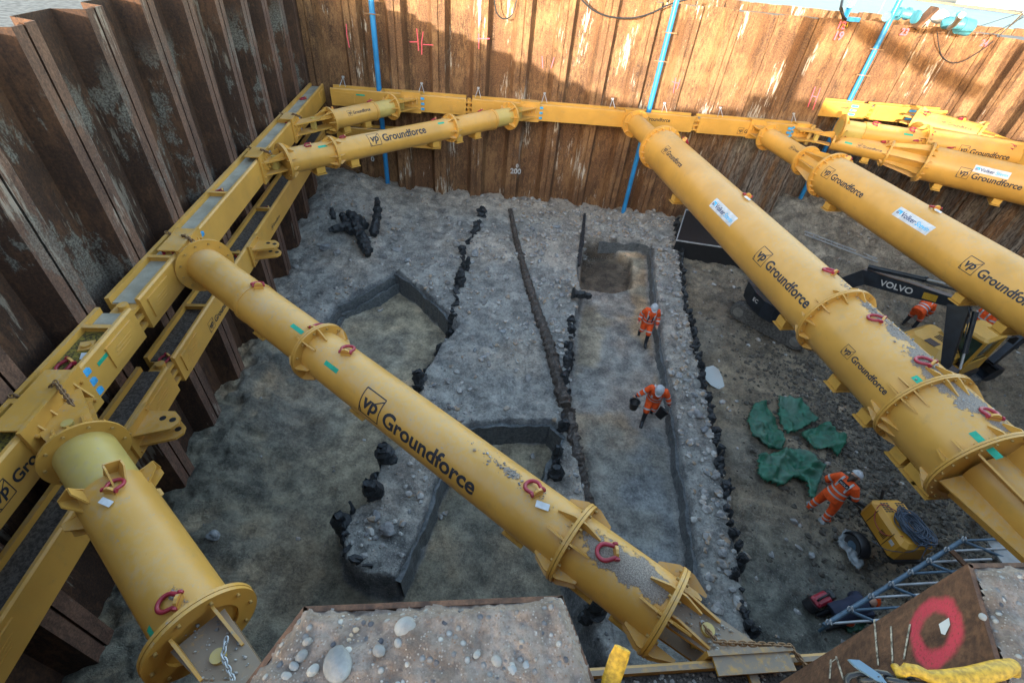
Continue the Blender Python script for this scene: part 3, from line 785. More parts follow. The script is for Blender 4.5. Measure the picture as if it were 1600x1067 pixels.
for a_, b_ in (((1366,968),(1372,1040)), ((1392,978),(1395,1045)), ((1422,975),(1412,1030)), ((1306,1025),(1318,1062)), ((1298,1030),(1296,1060)), ((1296,1036),(1308,1028))):
    webpatch([a_, (a_[0]+3, a_[1]), (b_[0]+3, b_[1]), b_], 'chalk_mark', 'chalk', .004)

# ================================================================== WALERS
class Waler:
    def __init__(s, label, P, u, n, s0, s1, zt, h=.65, w_=.56, d0=.01, joints=(), stiff=(), group='yellow waler beams of the bracing frames', name='waler_beam', mat='yellow', traymat='tray', panels=True):
        s.P, s.u, s.n, s.zt, s.h, s.d0, s.w = P, u, n, zt, h, d0, w_
        o = W2(P, u, n, s0, 0, 0); s.s0 = s0
        s.root = empty(name, (o.x, o.y, zt), math.atan2(u[1], u[0]), label, 'waler', group)
        s.sg = 1 if (u[0]*n[1]-u[1]*n[0]) > 0 else -1
        cuts = [s0]+[c for j in joints for c in (j-.13, j+.13)]+[s1]
        sg = s.sg
        for k in range(0, len(cuts), 2):
            a_, b_ = cuts[k]-s0, cuts[k+1]-s0
            mb = MB()
            lip = .075; rec = .13
            cs = [(d0, -h), (d0+w_, -h), (d0+w_, -.03), (d0+w_-.03, 0), (d0+w_-lip, 0), (d0+w_-lip, -rec), (d0+lip, -rec), (d0+lip, 0), (d0, 0)]
            n_ = len(cs)
            vs = [(a_, y*sg, z) for y, z in cs]+[(b_, y*sg, z) for y, z in cs]
            fs = [(i, (i+1) % n_, n_+(i+1) % n_, n_+i) for i in range(n_)]+[tuple(range(n_)), tuple(range(n_, 2*n_))]
            mb._add(vs, fs)
            mb.build('beam', M[mat], s.root)
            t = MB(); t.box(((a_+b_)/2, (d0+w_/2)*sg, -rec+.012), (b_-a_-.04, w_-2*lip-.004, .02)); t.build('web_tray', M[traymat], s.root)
            if panels and b_-a_ > 1.5:
                for e in (a_+.55, b_-.55):
                    t = MB(); t.box((e, (d0+w_+.012)*sg, -h*.5), (.75, .024, h*.62))
                    for q in (-.2, 0, .2): t.box((e+q*.2, (d0+w_+.027)*sg, -h*.5+q*.3), (.42, .008, .02))
                    t.build('end_panel', M[mat], s.root)
        for x in stiff:
            t = MB(); t.box((x-s0, (d0+w_/2)*sg, -.065), (.03, w_-.15-.006, .128)); t.box((x-s0, (d0+w_/2)*sg, -.004), (.09, w_-.15-.006, .012)); t.build('stiffener', M[mat], s.root)
        for j in joints:
            x = j-s0; t = MB()
            for q in range(3): t.box((x, (d0+w_*.60)*sg, -.16-q*.19), (.42, w_*.62, .07))
            t.tube((x, (d0+w_*.62)*sg, -.62), (x, (d0+w_*.62)*sg, -.03), .085, 14)
            t.build('hinge_knuckle', M[mat], s.root)
        s.face = d0+w_
    def sh(s, x, d=.3, size=.12, spin=0.0, tagc=False):
        shackle_at(s.root, Matrix.Translation((x-s.s0, d*s.sg, -.115)), size, spin, tagc)
    def on(s, px, py):      # point of the inner face under a pixel: (s, z)
        P = (s.P[0]+s.n[0]*s.face, s.P[1]+s.n[1]*s.face); return onplane(px, py, P, s.u)
    def text(s, px, py, cap, flip=1, **k):
        x, z = s.on(px, py); v, f = groundforce(cap, dy=1, **k); mb = MB()
        mb._add([(x-s.s0+flip*a_, (s.face+.004)*s.sg, z-s.zt+b_) for a_, b_ in v], f); mb.build('lettering', M['black_paint'], s.root)
    def rect(s, x, z, a_, b_, mat, name, lift=.004):
        mb = MB(); mb.box((x-s.s0, (s.face+lift/2)*s.sg, z-s.zt), (a_, lift, b_)); return mb.build(name, M[mat], s.root)
def isect(P, u, Q, v):      # lines P+u t, Q+v r -> point
    d = u[0]*v[1]-u[1]*v[0]; t = ((Q[0]-P[0])*v[1]-(Q[1]-P[1])*v[0])/d
    return (P[0]+u[0]*t, P[1]+u[1]*t), t

ZW = 5.0
WL = Waler('long upper waler along the left wall, its top a dusty grey tray, moss coloured toward the viewer', PL, uL, nL, -2.6, 17.6, ZW, joints=(2.35,), stiff=(.1, 1.72, 3.9, 6.9, 9.7, 12.7))
WLL = Waler('lower waler under the left wall one, carrying unused connector lugs', PL, uL, nL, -3.0, 16.6, 3.5, joints=(2.45,), stiff=(.6, 4.3, 6.6, 9.2, 12.0))
WBk = Waler('straight upper waler along the back wall, below the shadow edge', PB, uB, nB, .95, 22.0, ZW, joints=(6.6, 16.55), stiff=(3, 9.5, 13, 19.2), w_=.60)
WBL = Waler('short lower waler end under the back wall one, in the left corner', PB, uB, nB, .95, 5.4, 3.5, w_=.60)
WR2 = Waler('sunlit waler on the recessed wall at the far right', P2, uB, nB, .2, 6.3, 5.85, joints=(2.6,), stiff=(1.6, 4.4))
WR3 = Waler('waler on the right hand wall, running out of the photo', P3, uR, nR, .3, 20.5, 5.6, joints=(9.0,), stiff=(3, 6, 12))
PF = (1.354, .986); uF = Vector((.9890, .1478)); nF = (-uF.y, uF.x); uF = (uF.x, uF.y)
M['bed'] = plain('dark_gravel_bed', (.075,.065,.058), .95, var=.5, scale=40)
M['yellow_dusty'] = yellow_paint('yellow_paint_dusty', dust=2.4)
WF = Waler('gravel covered waler on the near wall, seen between the two concrete pile tops', PF, uF, nF, -6.6, 13.0, ZW-.02, traymat='bed', mat='yellow_dusty', joints=(-1.0,), stiff=(1.5, 5))

# ================================================================== STRUTS
def bracket(st, wal, sc, end, half=.5, reach=.42, packers=True, jz=.17, rax=.22, near=False):
    """connector between a waler and the end of a strut; end = local x on the strut axis where its flange starts"""
    P = (wal.P[0]+wal.n[0]*wal.face, wal.P[1]+wal.n[1]*wal.face); u, n = wal.u, wal.n
    zc = wal.zt-wal.h/2
    Fm = Matrix(((u[0], n[0], 0, P[0]), (u[1], n[1], 0, P[1]), (0, 0, 1, 0), (0, 0, 0, 1)))
    mb = MB(); mb.M = Fm
    mb.box((sc, .03, zc+.02), (2*half, .05, wal.h+.14)); mb.box((sc, -.16 if not near else -.06, wal.zt+.055), (2*half*.9, .40 if not near else .20, .03))
    for q in (-.8, .8):
        for zz in (-.2, .2): mb.tube((sc+q*half, .04, zc+zz), (sc+q*half, .10, zc+zz), .028, 8)
    for q in (-.62, -.2, .2, .62): mb.prism([(0.05, -.0), (.05, .30), (.20, .0)], Matrix(((0,0,1,sc+q*half), (1,0,0,0), (0,1,0,zc+.0), (0,0,0,1))), .025)
    mb.build('waler_plate', M['yellow_dusty' if near else 'yellow'], st.root, world=True)
    e = st.W @ Vector((end, 0, 0)); lat = st.W.to_3x3() @ Vector((0, 1, 0))
    a = Fm @ Vector((sc-half*.72, .05, 0)); b = Fm @ Vector((sc+half*.72, .05, 0))
    c = e+lat*rax; d = e-lat*rax
    if (a-c).length > (a-d).length: c, d = d, c
    pl = [(a.x, a.y), (b.x, b.y), (d.x, d.y), (c.x, c.y)]
    mb = MB()
    for zz in (-jz, jz): mb.prism(pl, Matrix.Translation((0, 0, st.z+zz)), .045)
    mid = (Vector(((a.x+b.x)/2, (a.y+b.y)/2, 0))*.5+Vector((e.x, e.y, 0))*.5)
    mb.build('jaw_plates', M['yellow_dusty' if near else 'yellow'], st.root, world=True)
    ax_ = ((a+b)/2-e); ax_.z = 0; ax_.normalize()
    for q in (-.75, .75):
        p0 = Vector((e.x, e.y, st.z+jz+.02))+lat*rax*q; mb = MB(); fr = Matrix(((ax_.x, 0, -lat.x, p0.x), (ax_.y, 0, -lat.y, p0.y), (0, 1, 0, p0.z), (0, 0, 0, 1)))
        mb.prism([(0, 0), (0, rax*.75), (.06, rax*.75), (.46, .03), (.46, 0)], fr, .028); mb.build('jaw_rib', M['yellow'], st.root, world=True)
    mb = MB(); mb.tube((mid.x, mid.y, st.z-jz-.09), (mid.x, mid.y, st.z+jz+.07), .07, 16); mb.box((mid.x, mid.y, st.z), (.16, .16, 2*jz-.06))
    mb.build('pivot_pin', M['yellow_old'], st.root, world=True)
    if packers:
        mb = MB(); mb.M = Fm
        for k in range(3): mb.box((sc+half+.07, .02, zc-.2+.2*k), (.14, .05, .085))
        mb.build('packers', M['blue_pack'], st.root, world=True)
GRP = 'large yellow tubular struts bracing the pit'
inner = lambda wal: (wal.P[0]+wal.n[0]*wal.face, wal.P[1]+wal.n[1]*wal.face)
ZA = 4.68
def mk(name, label, P, az, walA, walB, z=ZA, lenB=None):
    u = (math.cos(rad(az)), math.sin(rad(az)))     # direction away from start
    a, _ = isect(P, u, inner(walA), walA.u)
    if walB is not None: b, _ = isect(P, u, inner(walB), walB.u)
    else: b = (a[0]+u[0]*lenB, a[1]+u[1]*lenB)
    s = Strut(name, label, a, b, z, GRP); s.a = a; s.b = b; return s
def wal_s(wal, p): P = inner(wal); return (p[0]-P[0])*wal.u[0]+(p[1]-P[1])*wal.u[1]

# ---- strut A : crosses the picture from the left waler to the near wall
A = mk('tubular_strut', 'yellow strut crossing the middle of the pit, large stencilled lettering, mud on its near end', (1.68, 2.51), 146.1-180, WL, WF)
R = .395
xe0 = A.sx(333, 403); x1 = A.sx(404, 468); f1 = A.sx(503, 548)+.0; f2 = A.sx(893, 850); f3 = A.sx(1040, 950)
for px, py, lx, la, st in ((800, 740, .28, .35, .62), (770, 715, .35, .3, .5), (690, 640, .5, .5, .26), (845, 778, .3, .3, .5), (930, 860, .35, .5, .62), (975, 880, .75, .60, .92), (1010, 900, .45, .7, .9), (940, 850, .4, .35, .8), (790, 735, .5, .20, .62)):
    hx, ha = A.hit(px, py, R); A.muds.append((hx, ha, lx, la, st))
A.seg(xe0, x1, R*.93); A.collar(x1-.02, x1+.10, R, .012); A.seg(x1, f1, R); A.seg(f1, f2, R, name='main_tube'); A.seg(f2, f3, R*1.0)
A.flange(xe0, R*.93, R+.17, (1,0), 6, 12, gl=.10, double=False); A.flange(f1, R, R+.14, (1,1), 8, 12, split=True); A.flange(f2, R, R+.14, (1,1), 8, 12, split=True, gl=.26)
A.flange(f3, R, R+.15, (1,1), 8, 12, split=True, gl=.26)
bracket(A, WL, wal_s(WL, A.a), xe0-.02, .50); bracket(A, WF, wal_s(WF, A.b), f3+.06, .46, packers=False, near=True)
mb = MB()
for da in (-.5, -.15, .15, .5):
    pass
A.gf(561, 640, R, .245); 
for px, py, sp, tg in ((404, 449, 1.2, 0), (540, 553, .6, 0), (840, 772, 1.2, 1), (962, 864, 2.2, 0), (492, 517, .2, 0)): A.shackle(px, py, R, .155, sp, bool(tg))
A.tape(453, 510, R); A.tape(506, 569, R)
for px, py in ((540, 632), (790, 838), (903, 925), (975, 975), (385, 505)): A.foot(A.sx(px, py)+.0, R)

# ---- strut G : short, close to the viewer at the bottom left
G = mk('tubular_strut', 'short stout yellow strut in the bottom left foreground with rimmed flanges and a tagged shackle', (-.24, -.33), 144.4-180, WL, WF)
R = .345; R2 = .378
g0 = G.sx(150, 700); g1 = G.sx(185, 770); g3 = G.sx(318, 985)
for px, py, lx, la, st in ((275, 925, .16, .45, .55), (300, 950, .2, .5, .55)):
    hx, ha = G.hit(px, py, R2); G.muds.append((hx, ha, lx, la, st))
G.seg(g0, g1+.05, R, mat='yellow_old'); G.seg(g1, g3, R2, name='main_tube'); G.flange(g0, R, R+.15, (1,0), 10, 10, double=False, gl=.20, split=True)
# brackets round the sleeve end
for k in range(6):
    mb = MB(); a = 2*math.pi*k/6+.35
    for s_ in (-.16, .16):
        rr = Matrix.Rotation(-(a+s_), 4, 'X') @ Matrix(((1,0,0,0),(0,0,1,0),(0,1,0,0),(0,0,0,1)))
        mb.prism([(g1-.02, R2-.02), (g1-.02, R2+.16), (g1+.10, R2+.16), (g1+.24, R2-.01)], rr, .02)
    rr = Matrix.Rotation(-a, 4, 'X'); b_ = MB()
    mb.M = rr; mb.box((g1-.01, 0, R2+.07), (.02, .17, .19)); mb.M = Matrix.Identity(4)
    mb.build('stop_lug', M['yellow'], G.root)
G.flange(g3, R2, R2+.17, (0,0), 8, 10, t=.04); G.shackle(172, 768, R2, .13, .7, True); G.shackle(279, 940, R2, .14, 2.4); G.tape(230, 985, R2, .2)
bracket(G, WL, wal_s(WL, G.a), g0-.02, .62); bracket(G, WF, wal_s(WF, G.b), g3+.06, .42, packers=False, rax=.26, near=True)
x_, a_ = G.hit(262, 770, R2); G.wrap(groundforce(.2), x_, a_-.05, R2, 1, 'lettering', 'black_paint')

# ---- strut B : medium, near the back left corner
B = mk('tubular_strut', 'medium yellow strut spanning the back left corner, stencilled along its middle', (-10.94+.0, 9.46), 49.1, WL, WBk)
R = .36
b0 = B.sx(445, 255); b1 = B.sx(520, 243); b2 = B.sx(703, 198); b2b = B.sx(768, 178); b3 = B.sx(795, 176)
B.seg(b0, b1, R); B.seg(b1, b2, R, name='main_tube'); B.seg(b2, b2b, R); B.seg(b2b, b3, R*.9, mat='yellow_old'); B.collar(b2b-.1, b2b+.02, R)
B.flange(b0, R, R+.17, (0,1), 10, 12); B.flange(b1, R, R+.13, (1,1), 8, 12, split=True); B.flange(b2, R, R+.13, (1,1), 8, 12, split=True); B.flange(b3, R*.9, R+.17, (1,0), 8, 12)
bracket(B, WL, wal_s(WL, B.a), b0-.03, .42); bracket(B, WBk, wal_s(WBk, B.b), b3+.03, .42)
B.gf(580, 229, R, .24); B.tape(498, 232, R, .3); B.tape(685, 195, R, .28)
for px, py in ((485, 227), (539, 214), (680, 184), (752, 168)): B.shackle(px, py, R, .12, 1.2)
for px, py in ((503, 270), (555, 255), (680, 222), (716, 210), (745, 205)): B.foot(B.sx(px, py), R)
# ---- small strut behind B
S = mk('tubular_strut', 'smallest yellow strut, tucked in the corner behind the medium one, small lettering', tuple(atz(495, 192, ZA)[:2]), 32, WL, WBk)
_p0 = atz(510, 190, ZA); _p1 = atz(610, 168, ZA)
bpy.data.objects.remove(S.root); 
S = mk('tubular_strut', 'smallest yellow strut, tucked in the corner behind the medium one, small lettering', tuple(_p0[:2]), math.degrees(math.atan2(_p1.y-_p0.y, _p1.x-_p0.x)), WL, WBk)
R = .33
s0 = S.sx(515, 188); s2 = S.sx(585, 174); s3 = S.sx(612, 168)
S.seg(s0, s2, R); S.seg(s2, s3, R*.9, mat='yellow_old'); S.flange(s0, R, R+.13, (1,0), 8, 12); S.flange(s3, R*.9, R+.15, (1,0), 8, 12); S.collar(s2-.1, s2, R)
bracket(S, WL, wal_s(WL, S.a), s0-.03, .40); bracket(S, WBk, wal_s(WBk, S.b), s3+.03, .40)
S.gf(545, 182, R, .11); S.shackle(517, 163, R, .12, .4); S.shackle(578, 152, R, .12, 1.4)
for px, py in ((540, 196), (574, 192)): S.foot(S.sx(px, py), R)

# ---- strut C : the big one from the back waler to the near right corner
C_ = mk('tubular_strut', 'huge yellow strut right of centre, muddy on its near half, with one white sticker', (8.22, 1.63), 101.3-180, WBk, WF)
rs = .38; R = .69; R3 = .71
c0 = C_.sx(1003, 183); c1 = C_.sx(1035, 228); c2 = C_.sx(1292, 512); c3 = C_.sx(1420, 650); c4 = C_.sx(1510, 742); c5 = C_.sx(1600, 850)
for px, py, lx, la, st in ((1205, 365, .35, .25, .38), (1255, 400, .6, .3, .34), (1330, 455, .5, .25, .62), (1370, 490, .5, .28, .8), (1440, 560, .5, .34, .9), (1480, 600, .5, .36, .95), (1520, 630, .4, .4, .95), (1350, 470, .7, .20, .7), (1420, 530, .8, .24, .9), (1500, 610, .8, .26, .95), (1545, 650, .6, .22, .8), (1570, 660, .4, .25, .55), (1400, 520, .4, .3, .8), (1300, 430, .3, .2, .4)):
    hx, ha = C_.hit(px, py, R); C_.muds.append((hx, ha, lx, la, st))
C_.seg(c0, c1, rs); C_.seg(c1, c2, R, name='main_tube'); C_.seg(c2, c3, R, name='main_tube'); C_.seg(c3, c4, R3)
C_.flange(c0, rs, rs+.18, (0,1), 8, 12, gl=.15); C_.flange(c1, rs, R+.12, (0,0), 16, 24); C_.flange(c1+.08, R, R+.10, (0,1), 20, 4, gl=.14, double=False)
mb = MB()
for k in range(8):
    a = 2*math.pi*k/8; rr = Matrix.Rotation(-a, 4, 'X') @ Matrix(((1,0,0,0),(0,0,1,0),(0,1,0,0),(0,0,0,1)))
    mb.prism([(c1-.04, rs), (c1-.04, R+.02), (c1-.30, rs+.02), (c1-.30, rs)], rr, .02)
mb.build('gusset', M['yellow'], C_.root)
C_.flange(c2, R, R+.13, (1,1), 12, 24, gl=.20); C_.flange(c3, R, R+.13, (1,1), 14, 24, gl=.30, split=True); C_.flange(c4, R3, R3+.14, (1,0), 12, 24, gl=.24, split=True)
C_.cone_plates(c4+.05, c4+2.3, R3, .42, 6, .36); C_.seg(c4+2.3, C_.L-.5, .36); C_.flange(c4+2.32, .36, .56, (0,1), 8, 12)
bracket(C_, WBk, wal_s(WBk, C_.a), c0-.03, .36); bracket(C_, WF, wal_s(WF, C_.b), C_.L-.5, .62, packers=False)
C_.gf(1033, 237, R, .17); C_.gf(1176, 404, R, .23); C_.gf(1313, 550, R, .125); C_.volker(1108, 322, R, .29)
for px, py, sp in ((1072, 216, .4), (1168, 308, 1.2), (1303, 428, 2), (1378, 502, 2.2), (1455, 571, 2), (1552, 655, 1.2)): C_.shackle(px, py, R, .17, sp, px in (1168,))
C_.tape(1423, 590, R, .5, .1); C_.tape(1513, 677, R3, .48, .1)
for px, py in ((1052, 305), (1217, 503), (1300, 600), (1346, 655), (1402, 715), (1420, 745), (1435, 770)): C_.foot(C_.sx(px+20, py-20), R)

# ---- strut D
D_ = mk('tubular_strut', 'huge clean yellow strut at the right, second from the viewer, with a white sticker', (14.0, 3.01), 102.1-180, WBk, None, lenB=19.5)
rs = .38; R = .69
d0 = D_.sx(1203, 212); d1 = D_.sx(1250, 262); d2 = D_.sx(1275, 285)
D_.seg(d0, d1, rs); D_.flange(d0, rs, rs+.16, (0,1), 8, 12, gl=.15); D_.flange(d1, rs, rs+.17, (1,0), 8, 8, gl=.1)
D_.cone_plates(d1+.03, d2+.25, rs+.05, R, 8, .34); D_.seg(d2+.3, D_.L-2, R, name='main_tube'); D_.flange(d2+.28, R, R+.12, (0,1), 20, 24, gl=.14)
D_.cone_plates(D_.L-2, D_.L-.8, R, .4, 8, .36); bracket(D_, WBk, wal_s(WBk, D_.a), d0-.03, .34, packers=False)
D_.gf(1282, 274, R, .215); D_.gf(1497, 418, R, .225); D_.volker(1393, 335, R, .30); D_.tape(1292, 227, rs, .2)
D_.shackle(1463, 327, R, .17, 1.2, True); D_.shackle(1327, 246, R, .16, .8)
for px, py in ((1297, 318), (1500, 470), (1560, 520)): D_.foot(D_.sx(px+20, py-20), R)
x_, a_ = D_.hit(1232, 232, rs); D_.wrap(groundforce(.10), x_, a_, rs, 1, 'lettering', 'black_paint')

# ---- strut E
E_ = mk('tubular_strut', 'huge yellow strut at the upper right with tapering end plates, sticker above its lettering', (12.66, 22.65), 150.8-180, WBk, None, lenB=13.5)
rs = .36; R = .66
E_.root.location
e0 = E_.sx(1300, 222); e1 = E_.sx(1385, 242); e2 = E_.sx(1440, 258)
E_.seg(e0, e1, rs); E_.cone_plates(e1+.03, e2, rs+.08, R, 8, .34); E_.flange(e1, rs, rs+.17, (1,0), 8, 12, gl=.15); E_.seg(e2+.03, E_.L, R, name='main_tube'); E_.flange(e2, R, R+.12, (0,1), 18, 24, gl=.14)
E_.gf(1492, 276, R, .22); E_.volker(1519, 268, R, .26); E_.tape(1319, 224, rs, .3); E_.gf(1338, 230, rs, .10)
for px, py in ((1323, 213), (1385, 224), (1436, 222), (1490, 232)): E_.shackle(px, py, R if px > 1430 else rs, .15, 1.0)
for px, py in ((1356, 253), (1468, 295), (1560, 320)): E_.foot(E_.sx(px, py-12), R if px > 1400 else rs)
bracket(E_, WBk, min(21.5, wal_s(WBk, E_.a)), e0-.03, .34, packers=False)
# ---- strut F
F_ = mk('tubular_strut', 'sun touched yellow strut behind the tapered one at the upper right', (8.03, 24.64), 161.9-180, WR2, None, z=5.2, lenB=12)
bpy.data.objects.remove(F_.root)
_p0 = atz(1335, 205, 5.2); _p1 = atz(1600, 246, 5.2); uu = Vector((_p1.x-_p0.x, _p1.y-_p0.y)).normalized()
F_ = Strut('tubular_strut', 'sun touched yellow strut behind the tapered one at the upper right', (_p0.x-uu.x*.9, _p0.y-uu.y*.9), (_p0.x+uu.x*9.5, _p0.y+uu.y*9.5), 5.2, GRP)
R = .46; h1 = F_.sx(1345, 207); h2 = F_.sx(1438, 218)
F_.seg(.25, h1, R*.8, mat='yellow_old'); F_.seg(h1, h2, R*.9); F_.seg(h2, F_.L, R*1.15, name='main_tube'); F_.flange(.3, R*.6, R+.12, (0,1), 8, 12); F_.flange(h2, R, R*1.15+.12, (1,1), 10, 12)
F_.gf(1494, 240, R*1.15, .2); F_.tape(1412, 211, R*.9, .35); 
for px, py in ((1372, 196), (1430, 205), (1458, 210), (1583, 232)): F_.shackle(px, py, R, .15, 1.0)
# ---- knee strut H on the recessed wall
_p0 = atz(1432, 190, 5.55); _p1 = atz(1525, 213, 5.55); uu = Vector((_p1.x-_p0.x, _p1.y-_p0.y)).normalized()
H_ = Strut('tubular_strut', 'short sunlit yellow knee strut across the far right corner', (_p0.x-uu.x*.5, _p0.y-uu.y*.5), (_p1.x+uu.x*.5, _p1.y+uu.y*.5), 5.55, GRP)
H_.seg(.4, H_.L-.4, .47); H_.flange(.42, .47, .60, (0,1), 8, 12); H_.flange(H_.L-.42, .47, .60, (1,0), 8, 12); H_.gf(1468, 194, .47, .12)
for px, py in ((1450, 180), (1506, 188)): H_.shackle(px, py, .47, .15, 1.0)
for x_ in (.2, H_.L-.2):
    for z_ in (-.14, .14): mb = MB(); mb.box((x_, 0, z_), (.5, .45, .05)); mb.build('jaw_plate', M['yellow'], H_.root)
# link bracket at the joint of the two back walers
LB = empty('corner_bracket', W2(PB, uB, nB, 21.6, .95, ZW), math.atan2(uB[1], uB[0]), 'cluster of yellow hinge plates where the back waler meets the right struts', 'bracket')
mb = MB(); mb.box((.0, .1, -.1), (1.1, .5, .06)); mb.box((0, .1, -.5), (1.1, .5, .06)); mb.box((-.3, .28, -.3), (.05, .12, .5)); mb.build('hinge_plates', M['yellow'], LB)
mb = MB(); mb.tube((.1, .05, -.7), (.1, .05, .12), .09, 14); mb.build('pin', M['bolt'], LB)
mb = MB()
for k in range(3): mb.box((-.75, .28, -.15-.18*k), (.22, .04, .09))
mb.build('packers', M['blue_pack'], LB)

# unused connector lugs
def conn_lug(wal, s, z, label, flip=1):
    P = inner(wal); u, n = wal.u, wal.n; o = W2(P, u, n, s, 0, z)
    r = empty('connector_lug', o, math.atan2(u[1], u[0]), label, 'bracket', 'unused connector lugs on the lower waler'); sg = wal.sg
    mb = MB(); mb.box((0, .03*sg, 0), (.75, .05, .62))
    for q in (-.28, .28):
        for zz in (-.24, .24): mb.tube((q, .04*sg, zz), (q, .09*sg, zz), .028, 8)
    mb.build('base_plate', M['yellow'], r)
    for zz in (-.13, .13):
        mb = MB(); pl = [(-.26, .05), (-.10, .58), (.02, .66), (.16, .64), (.30, .50), (.32, .05)]
        mb.prism([(x, y*sg) for x, y in pl], Matrix.Translation((0, 0, zz)), .05)
        e = mb.build('jaw_plate', M['yellow'], r)
        mb = MB()
        for q in (.36, .54): mb.tube((.04+(.1 if q < .4 else .06), q*sg, zz-.027), (.04+(.1 if q < .4 else .06), q*sg, zz+.027), .055, 16)
        mb.build('pin_hole', M['black'], e)
    return r
for px, py, lab in ((400, 400, 'open yellow lug with two pin holes on the lower waler, just beyond the middle strut'), (240, 702, 'open yellow lug with two pin holes on the lower waler, beside the foreground strut flange')):
    s_, z_ = onplane(px, py, inner(WLL), WLL.u); conn_lug(WLL, s_, 3.2, lab)

# waler lettering, tapes, shackles, packers, chains
for s_, sp in ((.95, 1), (4.15, 2), (7.1, .5), (9.95, 1), (12.9, 2), (15.6, .3)): WL.sh(s_, .32, .155, sp, s_ == .95)
for s_, sp in ((2.7, 1), (6.7, 2), (9.35, .5), (12.1, 1)): WLL.sh(s_, .40, .14, sp)
for s_, sp in ((3.2, 1), (7.2, 2), (13.4, .5), (19.0, 1)): WBk.sh(s_, .40, .13, sp)
mb = MB(); mb.M = Matrix.Translation((1.35+2.6, .3*WL.sg, -.11)) @ Matrix.Rotation(.3, 4, 'Z'); mb.box((0, 0, .01), (.22, .2, .02)); mb.tube((0, 0, 0), (0, 0, .05), .07, 16); mb.build('socket_pad', M['yellow'], WL.root)
WL.rect(1.25, 4.78, .42, .07, 'green_tape', 'green_tape')
for wal, px, py, cap, fl in ((WL, 0, 800, .17, 1), (WLL, 330, 520, .15, 1), (WLL, 425, 360, .09, 1)):
    wal.text(px, py, cap, fl)
s_, z_ = WBk.on(1005, 187); WBk.text(1008, 190, .15, 1, logo=False)
WBk.text(1151, 209, .15, 1); WR2.text(1297, 170, .12, 1)
for s_ in (2.15,): WBk.rect(s_, 4.82, .35, .06, 'green_tape', 'green_tape')
for sc in (21.2,):
    for k in range(3): WBk.rect(sc, 4.88-.17*k, .5, .09, 'blue_pack', 'blue_packer', .03)
for sc in (1.75, 4.6):
    for k in range(3): WR2.rect(sc, 5.72-.17*k, .32, .09, 'blue_pack', 'blue_packer', .03)
# chain helper
def chain(name, pts, label, mat='chain', k=.05, th=.010, group=None):
    P = [Vector(p) for p in pts]; d = [0]
    for a, b in zip(P[:-1], P[1:]): d.append(d[-1]+(b-a).length)
    n = max(2, int(d[-1]/(k*.72))); o = P[0]; mb = MB()
    for i in range(n):
        t = d[-1]*(i+.5)/n; j = max(q for q in range(len(d)-1) if d[q] <= t); f = (t-d[j])/(d[j+1]-d[j]); c = P[j].lerp(P[j+1], f)-o; ax = (P[j+1]-P[j]).normalized()
        q = ax.to_track_quat('X', 'Z').to_matrix().to_4x4() @ Matrix.Rotation(math.pi/2*(i % 2)+.3, 4, 'X')
        mb.M = Matrix.Translation(c) @ q
        mb.sweep([(k*.5*math.cos(a)+(k*.12 if math.cos(a) > 0 else -k*.12), k*.32*math.sin(a), 0) for a in [2*math.pi*z/10 for z in range(10)]], th, 6, closed=True)
    ob = mb.build(name, M[mat]); ob.location = o; return tag(ob, label, 'chain', group)
def wpt(wal, s, d, dz=0): return W2(wal.P, wal.u, wal.n, s, d, wal.zt+dz)
sA = wal_s(WL, A.a); sG = wal_s(WL, G.a); sB = wal_s(WL, B.a); sS = wal_s(WL, S.a)
chain('chain', [wpt(WL, sA+.35, .02, .02), wpt(WL, sA+.25, .3, -.08), wpt(WL, sA+.1, .5, .1), wpt(WL, sA-.1, .75, .08)], 'short rusty chain across the long waler at the middle strut', k=.10, th=.014)
chain('chain', [wpt(WL, sG+.1, .02, .02), wpt(WL, sG+.12, .3, -.08), wpt(WL, sG+.25, .55, .12), wpt(WL, sG-.15, .98, .1)], 'rusty chain across the mossy end of the long waler at the foreground strut', k=.085, th=.012)
chain('chain', [wpt(WL, sB+.5, .02, .02), wpt(WL, sB+.4, .3, -.08), wpt(WL, sB+.1, .55, .1), wpt(WL, sB-.1, .85, .08)], 'dark chain across the long waler at the medium strut', k=.10, th=.014)
chain('chain', [wpt(WL, sS+.4, .02, .02), wpt(WL, sS+.3, .3, -.08), wpt(WL, sS+.1, .55, .1), wpt(WL, sS-.1, .85, .08)], 'dark chain across the long waler at the smallest strut', k=.10, th=.014)
for i, px in enumerate((541, 660, 747, 850, 957, 1040, 1130, 1250)):
    s_, z_ = onplane(px, 150, PB, uB); z0 = 5.05
    a = W2(PB, uB, nB, s_, .12, z0+.28); b = W2(PB, uB, nB, s_+.12, .40, z0-.02); c = W2(PB, uB, nB, s_-.12, .40, z0-.02)
    mb = MB(); mb.sweep([(0,0,0), b-a], .012, 6); mb.sweep([(0,0,0), c-a], .012, 6); mb.box((0,0,.0), (.1,.05,.06))
    tag(mb.build('hanger_hook', M['galv'], None), 'small steel hanger holding the back waler to the piles', 'hanger', 'waler hangers along the back wall').location = a

